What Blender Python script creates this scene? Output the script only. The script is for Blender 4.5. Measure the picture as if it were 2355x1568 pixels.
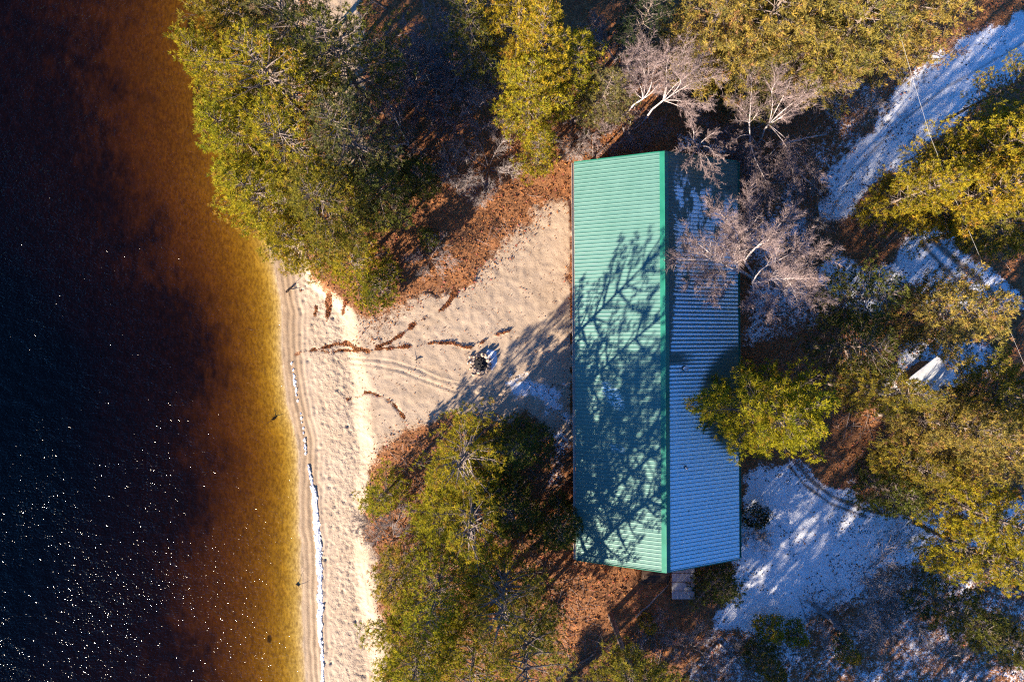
import bpy, bmesh, math, random
import numpy as np
from mathutils import Vector, Matrix

R = math.radians
scene = bpy.context.scene
for o in list(bpy.data.objects):
    bpy.data.objects.remove(o)
COL = scene.collection

# ------------------------------------------------------------------ camera, sky, sun, exposure
CAM_Z = 42.0
cam = bpy.data.cameras.new('camera')
cam.lens = 24.0
cam.sensor_width = 36.0
cam.clip_end = 3000
camo = bpy.data.objects.new('camera', cam)
camo.location = (0, 0, CAM_Z)
COL.objects.link(camo)
scene.camera = camo

SUN_EL, SUN_AZ = 16.0, 46.0          # shadows run to the upper right, 46 degrees above the x axis
sd = Vector((-math.cos(R(SUN_AZ)) * math.cos(R(SUN_EL)), -math.sin(R(SUN_AZ)) * math.cos(R(SUN_EL)), math.sin(R(SUN_EL))))
world = bpy.data.worlds.new('World')
scene.world = world
world.use_nodes = True
nt = world.node_tree
bg = nt.nodes['Background']
sky = nt.nodes.new('ShaderNodeTexSky')
sky.sky_type = 'NISHITA'
sky.sun_disc = False
sky.dust_density = 0.0
sky.ozone_density = 10.0
sky.sun_elevation = R(SUN_EL)
sky.sun_rotation = math.atan2(sd.x, sd.y)
nt.links.new(sky.outputs[0], bg.inputs[0])
bg.inputs[1].default_value = 0.075
sun = bpy.data.lights.new('sun', 'SUN')
sun.energy = 5.0
sun.angle = R(0.55)
sun.color = (1.0, 0.86, 0.68)
suno = bpy.data.objects.new('sun', sun)
suno.rotation_euler = sd.to_track_quat('Z', 'Y').to_euler()
suno.location = (-60, -60, 60)
COL.objects.link(suno)
scene.view_settings.view_transform = 'Standard'
scene.view_settings.look = 'None'
scene.view_settings.gamma = 1
scene.view_settings.exposure = 2.0
scene.cycles.use_denoising = False
scene.cycles.filter_width = 1.25
scene.cycles.adaptive_threshold = 0.02
scene.cycles.max_bounces = 6
scene.cycles.diffuse_bounces = 2
scene.cycles.glossy_bounces = 2
scene.cycles.transmission_bounces = 2
scene.cycles.transparent_max_bounces = 8
scene.cycles.sample_clamp_indirect = 4

# ------------------------------------------------------------------ helpers
K = 1.5 / 2354.0                      # metres per photo pixel (2354 wide view) and metre of distance
def P(px, py, z=0.0):
    s = (CAM_Z - z) * K
    return Vector(((px - 1177) * s, -(py - 784) * s, z))

def tag(o, label=None, cat=None, group=None, kind=None):
    if label: o['label'] = label
    if cat: o['category'] = cat
    if group: o['group'] = group
    if kind: o['kind'] = kind
    return o
def empty(name, loc=(0, 0, 0), rz=0.0):
    o = bpy.data.objects.new(name, None)
    o.empty_display_size = 0.3
    o.location = loc
    o.rotation_euler = (0, 0, rz)
    COL.objects.link(o)
    return o
def link(name, me, parent=None, loc=None, rot=None):
    o = bpy.data.objects.new(name, me)
    COL.objects.link(o)
    if parent: o.parent = parent
    if loc is not None: o.location = loc
    if rot is not None: o.rotation_euler = rot
    return o
def mesh(name, v, f, mat=None, smooth=False, attrs=None):
    """v (n,3) array, f (m,k) int array (k = 3 or 4) or a list of faces"""
    me = bpy.data.meshes.new(name)
    if isinstance(f, np.ndarray):
        v = np.asarray(v, dtype=np.float32)
        n, k = f.shape
        me.vertices.add(len(v)); me.vertices.foreach_set('co', v.ravel())
        me.loops.add(n * k); me.loops.foreach_set('vertex_index', f.astype(np.int32).ravel())
        me.polygons.add(n)
        me.polygons.foreach_set('loop_start', np.arange(0, n * k, k, dtype=np.int32))
        me.polygons.foreach_set('loop_total', np.full(n, k, dtype=np.int32))
        if smooth: me.polygons.foreach_set('use_smooth', np.ones(n, dtype=bool))
        me.update(calc_edges=True)
    else:
        me.from_pydata([tuple(p) for p in v], [], f)
        if smooth:
            for p in me.polygons: p.use_smooth = True
    if mat: me.materials.append(mat)
    if attrs:
        for an, arr in attrs.items():
            a = me.attributes.new(an, 'FLOAT', 'POINT')
            a.data.foreach_set('value', np.asarray(arr, dtype=np.float32))
    return me

class MB:
    """collects boxes, bars and prisms into one mesh"""
    def __init__(s): s.v = []; s.f = []
    def add(s, v, f):
        b = len(s.v); s.v += [tuple(p) for p in v]; s.f += [tuple(i + b for i in q) for q in f]; return s
    def box(s, x0, x1, y0, y1, z0, z1):
        v = [(x0,y0,z0),(x1,y0,z0),(x1,y1,z0),(x0,y1,z0),(x0,y0,z1),(x1,y0,z1),(x1,y1,z1),(x0,y1,z1)]
        return s.add(v, [(3,2,1,0),(4,5,6,7),(0,1,5,4),(1,2,6,5),(2,3,7,6),(3,0,4,7)])
    def tube(s, p0, p1, r0, r1=None, n=8):
        p0 = Vector(p0); p1 = Vector(p1); r1 = r0 if r1 is None else r1
        d = (p1 - p0).normalized(); u = d.orthogonal().normalized(); w = d.cross(u)
        v = []
        for p, r in ((p0, r0), (p1, r1)):
            for i in range(n):
                a = 2 * math.pi * i / n
                v.append(p + u * (r * math.cos(a)) + w * (r * math.sin(a)))
        f = [(i, (i + 1) % n, n + (i + 1) % n, n + i) for i in range(n)]
        f += [tuple(range(n - 1, -1, -1)), tuple(range(n, 2 * n))]
        return s.add(v, f)
    def build(s, name, mat, parent=None, loc=None, smooth=False):
        return link(name, mesh(name, s.v, s.f, mat, smooth), parent, loc)

def tubes(segs, n=4):
    """segs (m,8): p0 p1 r0 r1 -> arrays of verts and quads"""
    S = np.asarray(segs, dtype=np.float64)
    p0, p1, r0, r1 = S[:, 0:3], S[:, 3:6], S[:, 6], S[:, 7]
    d = p1 - p0
    d /= np.maximum(np.linalg.norm(d, axis=1, keepdims=True), 1e-6)
    a = np.where(np.abs(d[:, 2:3]) < 0.9, np.array([[0, 0, 1.0]]), np.array([[1.0, 0, 0]]))
    u = np.cross(d, a); u /= np.linalg.norm(u, axis=1, keepdims=True)
    w = np.cross(d, u)
    m = len(S)
    v = np.zeros((m, 2 * n, 3))
    for i in range(n):
        c, s_ = math.cos(2 * math.pi * i / n), math.sin(2 * math.pi * i / n)
        dirv = u * c + w * s_
        v[:, i] = p0 + dirv * r0[:, None]
        v[:, n + i] = p1 + dirv * r1[:, None]
    base = (np.arange(m) * 2 * n)[:, None]
    f = np.stack([np.concatenate([base + i, base + (i + 1) % n, base + n + (i + 1) % n, base + n + i], axis=1) for i in range(n)], axis=1).reshape(-1, 4)
    return v.reshape(-1, 3), f

# value noise on numpy arrays
_rt = np.random.RandomState(7).rand(256, 256)
def vnoise(x, y, s, seed=0):
    x = np.asarray(x) / s + seed * 17.31; y = np.asarray(y) / s + seed * 9.77
    xi = np.floor(x).astype(int); yi = np.floor(y).astype(int)
    fx = x - xi; fy = y - yi
    fx = fx * fx * (3 - 2 * fx); fy = fy * fy * (3 - 2 * fy)
    a = _rt[xi & 255, yi & 255]; b = _rt[(xi + 1) & 255, yi & 255]
    c = _rt[xi & 255, (yi + 1) & 255]; d = _rt[(xi + 1) & 255, (yi + 1) & 255]
    return (a * (1 - fx) + b * fx) * (1 - fy) + (c * (1 - fx) + d * fx) * fy
def fbm(x, y, s, seed=0, o=4):
    t = 0; a = 0.5; n = 0
    for i in range(o):
        t = t + a * vnoise(x, y, s / 2 ** i, seed + i * 3); n += a; a *= 0.55
    return t / n
def sstep(a, b, x):
    t = np.clip((np.asarray(x) - a) / (b - a), 0, 1)
    return t * t * (3 - 2 * t)
def polydist(x, y, pts):
    d = np.full(np.shape(x), 1e9)
    for (ax, ay), (bx, by) in zip(pts[:-1], pts[1:]):
        vx, vy = bx - ax, by - ay
        t = np.clip(((x - ax) * vx + (y - ay) * vy) / (vx * vx + vy * vy), 0, 1)
        d = np.minimum(d, np.hypot(x - ax - t * vx, y - ay - t * vy))
    return d
def polysdf(x, y, pts):
    """negative inside"""
    pts = list(pts)
    d = polydist(x, y, pts + [pts[0]])
    ins = np.zeros(np.shape(x), dtype=bool)
    j = len(pts) - 1
    for i in range(len(pts)):
        (xi, yi), (xj, yj) = pts[i], pts[j]
        if yi != yj:
            ins ^= ((yi > y) != (yj > y)) & (x < (xj - xi) * (y - yi) / (yj - yi) + xi)
        j = i
    return np.where(ins, -d, d)

# ------------------------------------------------------------------ materials
class NT:
    def __init__(s, name):
        s.m = bpy.data.materials.new(name); s.m.use_nodes = True
        s.t = s.m.node_tree; s.t.nodes.clear()
        s.out = s.n('OutputMaterial')
    def n(s, typ, **kw):
        nd = s.t.nodes.new('ShaderNode' + typ)
        for k, v in kw.items(): setattr(nd, k, v)
        return nd
    def set(s, sock, v):
        if hasattr(v, 'default_value') or hasattr(v, 'links'): s.t.links.new(v, sock)
        elif isinstance(v, tuple) and len(v) == 3 and sock.type == 'RGBA': sock.default_value = (*v, 1)
        else: sock.default_value = v
    def math(s, op, a, b=0.0, clamp=False):
        nd = s.n('Math', operation=op); nd.use_clamp = clamp
        s.set(nd.inputs[0], a); s.set(nd.inputs[1], b); return nd.outputs[0]
    def mix(s, f, a, b, bt='MIX'):
        nd = s.n('Mix', data_type='RGBA', blend_type=bt)
        s.set(nd.inputs[0], f); s.set(nd.inputs[6], a); s.set(nd.inputs[7], b); return nd.outputs[2]
    def range(s, v, a, b, c=0.0, d=1.0, smooth=True):
        nd = s.n('MapRange', interpolation_type='SMOOTHSTEP' if smooth else 'LINEAR')
        s.set(nd.inputs[0], v)
        for i, q in enumerate((a, b, c, d)): s.set(nd.inputs[i + 1], q)
        return nd.outputs[0]
    def noise(s, scale, vec=None, detail=4.0, rough=0.55):
        nd = s.n('TexNoise'); nd.inputs['Scale'].default_value = scale
        nd.inputs['Detail'].default_value = detail; nd.inputs['Roughness'].default_value = rough
        if vec is not None: s.t.links.new(vec, nd.inputs['Vector'])
        return nd.outputs[0]
    def pos(s): return s.n('NewGeometry').outputs['Position']
    def obj(s): return s.n('TexCoord').outputs['Object']
    def attr(s, name): return s.n('Attribute', attribute_name=name).outputs['Fac']
    def scalevec(s, vec, sc):
        nd = s.n('Mapping'); s.t.links.new(vec, nd.inputs[0]); nd.inputs['Scale'].default_value = sc; return nd.outputs[0]
    def sep(s, vec):
        nd = s.n('SeparateXYZ'); s.t.links.new(vec, nd.inputs[0]); return nd.outputs
    def bump(s, h, strength=0.5, dist=0.05):
        nd = s.n('Bump'); s.set(nd.inputs['Height'], h)
        s.set(nd.inputs['Strength'], strength); nd.inputs['Distance'].default_value = dist
        return nd.outputs[0]
    def principled(s, color, rough=0.8, bump=None, spec=0.3, metal=0.0):
        b = s.n('BsdfPrincipled')
        s.set(b.inputs['Base Color'], color); s.set(b.inputs['Roughness'], rough)
        b.inputs['Specular IOR Level'].default_value = spec; b.inputs['Metallic'].default_value = metal
        if bump is not None: s.t.links.new(bump, b.inputs['Normal'])
        return b.outputs[0]
    def done(s, sh):
        s.t.links.new(sh, s.out.inputs['Surface']); return s.m

M = {}
def simple(name, ca, cb, scale=6.0, rough=0.8, bumpd=0.02, spec=0.25, stretch=(1, 1, 1)):
    t = NT(name); v = t.scalevec(t.obj(), stretch)
    n = t.noise(scale, v, 3)
    col = t.mix(t.range(n, 0.3, 0.7), ca, cb)
    if spec <= 0.2:
        d = t.n('BsdfDiffuse'); t.set(d.inputs['Color'], col); d.inputs['Roughness'].default_value = 0.3
        M[name] = t.done(d.outputs[0])
    else:
        M[name] = t.done(t.principled(col, rough, t.bump(n, 0.6, bumpd), spec))
simple('pine_bark', (0.10, 0.075, 0.06), (0.22, 0.17, 0.14), 9, 0.9, 0.04, 0.1, (1, 1, 0.3))
simple('twig_wood', (0.13, 0.10, 0.085), (0.26, 0.21, 0.185), 12, 0.9, 0.01, 0.1)
simple('birch_bark', (0.32, 0.265, 0.25), (0.62, 0.55, 0.53), 3, 0.7, 0.01, 0.2, (1, 1, 2))
simple('birch_twig', (0.19, 0.14, 0.135), (0.34, 0.26, 0.245), 4, 0.8, 0.01, 0.2)
simple('grey_twig', (0.19, 0.16, 0.15), (0.38, 0.32, 0.30), 5, 0.9, 0.01, 0.1)
simple('stone', (0.26, 0.19, 0.14), (0.55, 0.43, 0.34), 5, 0.85, 0.02)
simple('charcoal', (0.012, 0.012, 0.014), (0.05, 0.045, 0.045), 20, 0.9, 0.02)
simple('dark_wood', (0.05, 0.035, 0.028), (0.13, 0.085, 0.06), 5, 0.8, 0.01, 0.2, (0.3, 4, 4))
simple('siding', (0.16, 0.085, 0.045), (0.26, 0.15, 0.08), 4, 0.7, 0.01, 0.2, (6, 6, 0.5))
simple('gutter', (0.40, 0.33, 0.27), (0.50, 0.42, 0.34), 3, 0.5, 0.003, 0.4)
simple('grey_board', (0.28, 0.27, 0.27), (0.46, 0.45, 0.44), 3, 0.75, 0.01, 0.2, (4, 0.6, 1))
simple('white_paint', (0.66, 0.65, 0.63), (0.78, 0.77, 0.75), 3, 0.6, 0.002, 0.3)
simple('pipe_metal', (0.30, 0.30, 0.31), (0.5, 0.5, 0.5), 6, 0.4, 0.002, 0.5)
simple('rubber', (0.015, 0.015, 0.017), (0.03, 0.03, 0.03), 8, 0.7, 0.002)
simple('glass_dark', (0.02, 0.025, 0.03), (0.03, 0.035, 0.04), 2, 0.08, 0.0, 0.6)
simple('cable_white', (0.30, 0.29, 0.28), (0.42, 0.41, 0.39), 3, 0.6, 0.001)
simple('trim_green', (0.012, 0.145, 0.092), (0.022, 0.19, 0.125), 1.2, 0.40, 0.003, 0.45)
simple('ice', (0.80, 0.82, 0.84), (0.92, 0.92, 0.92), 9, 0.35, 0.03, 0.5)
simple('snow_cap', (0.74, 0.76, 0.79), (0.86, 0.86, 0.87), 6, 0.8, 0.02, 0.2)

def leafmat(name, transl, rough=0.6):
    """needle or leaf colour: the object's own colour varied tuft by tuft"""
    t = NT(name)
    oc = t.n('ObjectInfo').outputs['Color']
    ti = t.attr('tint')
    dark = t.mix(1.0, oc, (0.50, 0.62, 0.75), 'MULTIPLY')
    lite = t.mix(1.0, oc, (1.45, 1.30, 0.95), 'MULTIPLY')
    c = t.mix(ti, dark, lite)
    brown = t.mix(1.0, oc, (1.15, 0.80, 1.35), 'MULTIPLY')
    c = t.mix(t.range(t.attr('dead'), 0.86, 0.93), c, brown)
    a = t.n('BsdfDiffuse'); t.set(a.inputs['Color'], c)
    b = t.n('BsdfTranslucent'); t.set(b.inputs['Color'], c)
    mx = t.n('MixShader'); mx.inputs[0].default_value = transl
    t.t.links.new(a.outputs[0], mx.inputs[1]); t.t.links.new(b.outputs[0], mx.inputs[2])
    M[name] = t.done(mx.outputs[0])
leafmat('needles', 0.38)
leafmat('dry_leaf', 0.25)

# ground
def ground_material():
    t = NT('ground_soil')
    p = t.pos()
    sand, snow, wet, bed, track = t.attr('sand'), t.attr('snow'), t.attr('wet'), t.attr('bed'), t.attr('track')
    n1 = t.noise(0.55, p, 4); n2 = t.noise(3.2, p, 3, 0.65); n3 = t.noise(14.0, p, 2, 0.7); n4 = t.noise(45.0, p, 1, 0.6)
    # dry sand
    cs = t.mix(t.range(n1, 0.3, 0.7), (0.410, 0.305, 0.210), (0.480, 0.366, 0.262))
    cs = t.mix(t.range(n3, 0.25, 0.75), t.mix(1.0, cs, (0.92, 0.91, 0.90), 'MULTIPLY'), t.mix(1.0, cs, (1.05, 1.05, 1.05), 'MULTIPLY'))
    speck = t.range(t.math('ADD', t.math('MULTIPLY', n3, 0.6), t.math('MULTIPLY', n2, 0.4)), 0.60, 0.68)
    cs = t.mix(t.math('MULTIPLY', speck, 0.55), cs, (0.24, 0.13, 0.075))
    cw = t.mix(t.range(n2, 0.3, 0.7), (0.29, 0.195, 0.115), (0.36, 0.25, 0.15))
    cs = t.mix(wet, cs, cw)
    # leaf litter and soil
    cl = t.mix(t.range(n2, 0.30, 0.70), (0.125, 0.050, 0.022), (0.36, 0.145, 0.053))
    cl = t.mix(t.range(n3, 0.35, 0.75), cl, (0.40, 0.19, 0.085))
    cl = t.mix(t.range(n4, 0.52, 0.68), cl, (0.05, 0.028, 0.018))
    cl = t.mix(t.math('MULTIPLY', t.range(n1, 0.52, 0.72), 0.6), cl, (0.085, 0.052, 0.034))
    sm = t.math('ADD', sand, t.math('MULTIPLY', t.math('SUBTRACT', t.math('ADD', t.math('MULTIPLY', n3, 0.5), t.math('MULTIPLY', n2, 0.5)), 0.5), 1.3))
    c = t.mix(t.range(sm, 0.38, 0.62), cl, cs)
    # snow
    sn = t.math('ADD', snow, t.math('MULTIPLY', t.math('SUBTRACT', t.math('ADD', t.math('ADD', t.math('MULTIPLY', n3, 0.40), t.math('MULTIPLY', n2, 0.35)), t.math('MULTIPLY', n1, 0.25)), 0.5), 2.0))
    csn = t.mix(t.range(n2, 0.3, 0.7), (0.70, 0.71, 0.73), (0.84, 0.84, 0.85))
    sf = t.range(sn, 0.40, 0.62)
    c = t.mix(sf, c, csn)
    c = t.mix(track, c, t.mix(t.range(n3, 0.3, 0.7), (0.10, 0.065, 0.045), (0.22, 0.16, 0.12)))
    # lake bed: amber sand, then weed and leaf muck further out
    weed = t.attr('weed')
    pb = t.scalevec(p, (1.0, 0.50, 1.0))
    nb = t.noise(1.9, pb, 4, 0.75); nb2 = t.noise(6.5, pb, 3, 0.7)
    cb = t.mix(t.range(nb2, 0.3, 0.72), (0.27, 0.18, 0.10), (0.60, 0.45, 0.29))
    wf = t.math('ADD', weed, t.math('MULTIPLY', t.math('SUBTRACT', t.math('ADD', t.math('MULTIPLY', nb, 0.6), t.math('MULTIPLY', nb2, 0.4)), 0.5), 2.2))
    cb = t.mix(t.range(wf, 0.10, 0.80), cb, t.mix(t.range(nb2, 0.4, 0.7), (0.035, 0.028, 0.02), (0.13, 0.085, 0.055)))
    c = t.mix(bed, c, cb)
    vo = t.n('TexVoronoi'); vo.inputs['Scale'].default_value = 5.2; vo.inputs['Randomness'].default_value = 1.0
    t.t.links.new(t.scalevec(p, (1.25, 0.85, 1.0)), vo.inputs['Vector'])
    prints = t.math('MULTIPLY', t.range(vo.outputs['Distance'], 0.10, 0.36), t.math('MULTIPLY', t.attr('tread'), t.range(n2, 0.42, 0.60)))
    hgt = t.math('ADD', t.math('ADD', t.math('MULTIPLY', n3, 0.6), t.math('MULTIPLY', n4, 0.4)), t.math('MULTIPLY', prints, 0.9))
    rough = t.math('SUBTRACT', 0.92, t.math('MULTIPLY', wet, 0.35))
    return t.done(t.principled(c, rough, t.bump(hgt, t.range(sand, 0.3, 0.9, 0.85, 0.36), 0.055), 0.2))
M['ground'] = ground_material()

def water_material():
    t = NT('lake_water')
    p = t.pos()
    w1 = t.noise(1.1, t.scalevec(p, (1.0, 1.4, 1)), 1, 0.5)
    w2 = t.noise(5.6, t.scalevec(p, (1.0, 1.5, 1)), 0.6, 0.5)
    patch = t.range(t.noise(0.16, p, 3, 0.6), 0.35, 0.65, 0.55, 1.15)
    h = t.math('ADD', t.math('MULTIPLY', w1, 0.38), t.math('MULTIPLY', t.math('MULTIPLY', w2, 0.185), patch))
    b = t.n('Bump'); t.set(b.inputs['Height'], h); b.inputs['Strength'].default_value = 1.0; b.inputs['Distance'].default_value = 0.42
    g = t.n('BsdfGlossy'); g.inputs['Roughness'].default_value = 0.032; g.inputs['Color'].default_value = (0.85, 0.8, 0.75, 1)
    t.t.links.new(b.outputs[0], g.inputs['Normal'])
    geo = t.n('NewGeometry'); dt = t.n('VectorMath', operation='DOT_PRODUCT')
    t.t.links.new(geo.outputs['Incoming'], dt.inputs[0]); t.t.links.new(geo.outputs['Normal'], dt.inputs[1])
    cosi = t.math('ABSOLUTE', dt.outputs['Value'])
    schlick = t.math('ADD', 0.02, t.math('MULTIPLY', 0.98, t.math('POWER', t.math('SUBTRACT', 1.0, cosi, True), 5.0)))
    tr = t.n('BsdfTransparent')
    mx = t.n('MixShader')
    t.t.links.new(schlick, mx.inputs[0]); t.t.links.new(tr.outputs[0], mx.inputs[1]); t.t.links.new(g.outputs[0], mx.inputs[2])
    va = t.n('VolumeAbsorption'); va.inputs['Color'].default_value = (0.812, 0.715, 0.0, 1); va.inputs['Density'].default_value = 3.1
    t.t.links.new(va.outputs[0], t.out.inputs['Volume'])
    return t.done(mx.outputs[0])
M['water'] = water_material()

def roof_material(side):
    t = NT('roof_paint_' + side)
    p = t.pos(); x, y, z = t.sep(p)
    n1 = t.noise(0.8, p, 5); n2 = t.noise(7.0, t.scalevec(p, (0.35, 1.6, 1)), 4, 0.7); n3 = t.noise(22.0, p, 3, 0.6)
    rib = t.attr('rib')
    c = t.mix(t.range(n1, 0.25, 0.75), (0.072, 0.178, 0.150), (0.094, 0.208, 0.178))
    c = t.mix(t.math('MULTIPLY', t.range(n2, 0.50, 0.8), 0.4), c, (0.16, 0.29, 0.24))
    c = t.mix(t.range(t.n('ObjectInfo').outputs['Random'], 0.0, 1.0, 0.0, 0.35, False), c, (0.075, 0.19, 0.15))
    c = t.mix(t.math('MULTIPLY', t.range(t.noise(2.2, t.scalevec(p, (0.25, 5.0, 1)), 3, 0.6), 0.62, 0.75), 0.30), c, (0.07, 0.12, 0.09))
    c = t.mix(t.math('MULTIPLY', t.range(rib, 0.5, 0.9), 0.55), c, (0.03, 0.11, 0.085))  # rib shading mixed into the colour along the raised ribs
    if side == 'sun':
        # a last patch of frost
        q = P(1412, 912, 4.2); q2 = P(1440, 1010, 4.4)
        f = None
        for (cx, cy, rx, ry) in ((q.x, q.y, 0.48, 0.80), (q2.x - 0.4, q2.y - 0.6, 0.4, 0.25)):
            dx = t.math('DIVIDE', t.math('SUBTRACT', t.math('ADD', x, t.math('MULTIPLY', t.math('SUBTRACT', y, cy), 0.45)), cx), rx)
            dy = t.math('DIVIDE', t.math('SUBTRACT', y, cy), ry)
            d = t.math('ADD', t.math('MULTIPLY', dx, dx), t.math('MULTIPLY', dy, dy))
            k = t.range(d, 1.3, 0.5)
            f = k if f is None else t.math('MAXIMUM', f, t.math('MULTIPLY', k, 0.55))
        f = t.math('MULTIPLY', f, t.range(t.math('ADD', n2, t.math('MULTIPLY', n3, 0.5)), 0.72, 0.90))
        fr = f
    else:
        u = t.math('SUBTRACT', x, RIDGE_X)                       # distance from the ridge in plan
        edge = t.range(y, -3.0, 4.0, 0.16, 0.62)
        e = t.math('ADD', edge, t.math('MULTIPLY', t.math('SUBTRACT', n2, 0.5), t.range(y, -3.0, 5.0, 0.10, 1.5)))
        fr = t.range(t.math('SUBTRACT', u, e), 0.0, 0.10)
        # bare blotches up the hill, a bare lane around the vent, bare metal below the pine
        bl = t.range(t.math('ADD', t.noise(1.3, t.scalevec(p, (1.6, 0.8, 1)), 4, 0.6), t.range(y, 0.0, 9.5, -0.10, 0.14)), 0.57, 0.66)
        fr = t.math('MULTIPLY', fr, t.math('SUBTRACT', 1.0, bl))
        top = t.range(t.math('ADD', y, t.math('MULTIPLY', u, 0.4)), 9.0, 10.2)
        fr = t.math('MULTIPLY', fr, t.math('SUBTRACT', 1.0, top))
        lane = t.math('MULTIPLY', t.range(t.math('ABSOLUTE', t.math('ADD', y, 0.95)), 0.42, 0.22), t.range(t.math('ADD', u, t.math('MULTIPLY', n2, 1.6)), 3.0, 1.6))
        fr = t.math('MULTIPLY', fr, t.math('SUBTRACT', 1.0, lane))
        dx = t.math('DIVIDE', t.math('SUBTRACT', x, 13.7), 3.6); dy = t.math('DIVIDE', t.math('ADD', y, 3.3), 3.7)
        d = t.math('ADD', t.math('MULTIPLY', dx, dx), t.math('MULTIPLY', dy, dy))
        d = t.math('ADD', d, t.math('MULTIPLY', t.math('SUBTRACT', t.math('SUBTRACT', 1.0, rib), 0.5), 0.35))
        fr = t.math('MULTIPLY', fr, t.range(d, 0.75, 1.0))
        # ribs shed the frost, widest in the middle of the roof
        mid = t.range(t.math('ABSOLUTE', t.math('SUBTRACT', y, 1.0)), 7.0, 1.0, 0.80, 0.30)
        fr = t.math('MULTIPLY', fr, t.range(t.math('SUBTRACT', rib, mid), 0.12, -0.05))
        fr = t.math('MULTIPLY', fr, t.range(t.math('ADD', n3, t.math('MULTIPLY', n2, 0.4)), 0.30, 0.46, 0.75, 1.0))
        c = t.mix(0.6, c, (0.015, 0.06, 0.06))  # shade put into the colour: same paint, darkened on the slope facing away from the sun
    c = t.mix(fr, c, t.mix(t.range(n3, 0.3, 0.7), (0.58, 0.86, 0.96), (0.66, 0.92, 0.98)))
    rough = t.math('ADD', 0.42, t.math('MULTIPLY', fr, 0.4))
    return t.done(t.principled(c, rough, t.bump(n2, 0.25, 0.01), 0.4))
RIDGE_X = 8.33
M['roof_sun'] = roof_material('sun')
M['roof_shade'] = roof_material('shade')

# ------------------------------------------------------------------ terrain
WATER_Z = -0.90
SHORE = [(-900, 560), (-200, 575), (0, 578), (150, 582), (300, 588), (400, 596), (500, 606), (590, 622), (700, 640), (850, 650),
         (960, 664), (1010, 676), (1150, 688), (1250, 694), (1350, 690), (1450, 694), (1568, 700), (1800, 712), (2600, 740)]
SCARP = [(-900, 690), (0, 690), (560, 690), (640, 720), (720, 795), (830, 822), (960, 836), (1060, 850), (1130, 838), (1250, 832), (1400, 850), (1568, 868), (1900, 900), (2600, 940)]
DROP = [(-900, 270), (0, 270), (150, 280), (400, 340), (560, 400), (650, 440), (800, 485), (1100, 515), (1350, 495), (1568, 470), (2600, 450)]
def itp(tab, y): return np.interp(y, [a for a, b in tab], [b for a, b in tab])
MPX = CAM_Z * K
def terrain_z(x, y):
    gx = x / ((CAM_Z + 0.6) * K) + 1177
    gy = -y / ((CAM_Z + 0.6) * K) + 784
    wob = (vnoise(x, y, 2.2, 3) - 0.5) * 12 + (vnoise(x, y, 0.8, 5) - 0.5) * 5
    s = (gx - itp(SHORE, gy) + wob) * MPX
    sc = (gx - itp(SCARP, gy) + wob * 1.2) * MPX
    dr = (itp(DROP, gy) - itp(SHORE, gy)) * MPX             # negative
    q = s / np.abs(dr)
    zb = WATER_Z + np.interp(q, [-6, -4, -2.8, -2.1, -1.6, -1.25, -1.0, -0.75, -0.5, -0.25, -0.1, 0], [-6, -2.6, -1.45, -1.15, -1.02, -0.93, -0.82, -0.67, -0.50, -0.30, -0.13, 0])
    zl = WATER_Z + np.interp(s, [0, 0.6, 1.3, 3.0, 6.0], [0, 0.05, 0.12, 0.28, 0.36])
    zl = zl + sstep(-0.75, 0.75, sc) * (0 - (WATER_Z + 0.34)) * 0.8 + np.interp(sc, [0, 6], [0, 0.11])
    return np.where(s < 0, zb, zl), s, sc, gx, gy

def axis(lo, hi, step, far):
    core = np.arange(lo, hi + 1e-6, step)
    a = []; d = step
    p = hi
    while p < far: d = min(d * 1.25, 40); p += d; a.append(p)
    b = []; d = step; p = lo
    while p > -far: d = min(d * 1.25, 40); p -= d; b.append(p)
    return np.array(b[::-1] + list(core) + a)
def xaxis():
    left = []; p = -33.0; d = 0.2
    while p > -500: d = min(d * 1.3, 40); p -= d; left.append(p)
    right = []; p = 33.0; d = 0.09
    while p < 500: d = min(d * 1.3, 40); p += d; right.append(p)
    return np.array(left[::-1] + list(np.arange(-33, -15, 0.2)) + list(np.arange(-15, 33.01, 0.09)) + right)
xs = xaxis(); ys = axis(-21.5, 21.5, 0.09, 500)
X, Y = np.meshgrid(xs, ys, indexing='ij')
Z, S, SC, GX, GY = terrain_z(X, Y)
# apparent photo coordinates of every ground point
GX = X / ((CAM_Z - Z) * K) + 1177
GY = -Y / ((CAM_Z - Z) * K) + 784
J = (fbm(X, Y, 2.5, 11) - 0.5) * 70 + (vnoise(X, Y, 0.5, 4) - 0.5) * 14
J2 = (fbm(X, Y, 1.2, 21) - 0.5) * 50

OPEN = [(560, 560), (640, 590), (700, 640), (795, 715), (850, 720), (930, 700), (1010, 672), (1075, 630), (1120, 570), (1170, 520), (1230, 480), (1290, 440),
        (1322, 430), (1322, 1010), (1275, 985), (1200, 940), (1100, 965), (1000, 975), (940, 1000), (890, 1040), (862, 1090), (850, 1180), (862, 1400), (885, 1568), (905, 1900), (560, 1900)]
land = S > 0
sand = 1 - sstep(-38, 50, polysdf(GX, GY, OPEN) + J)
sand = np.maximum(sand, 1 - sstep(-0.6, 0.5, SC))
for (cx, cy, rx, ry) in ((770, 130, 80, 170), (800, 330, 50, 60)):
    d = np.hypot((GX - cx) / rx, (GY - cy) / ry) + J / 90
    sand = np.maximum(sand, 0.9 * (1 - sstep(0.75, 1.15, d)))
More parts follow.
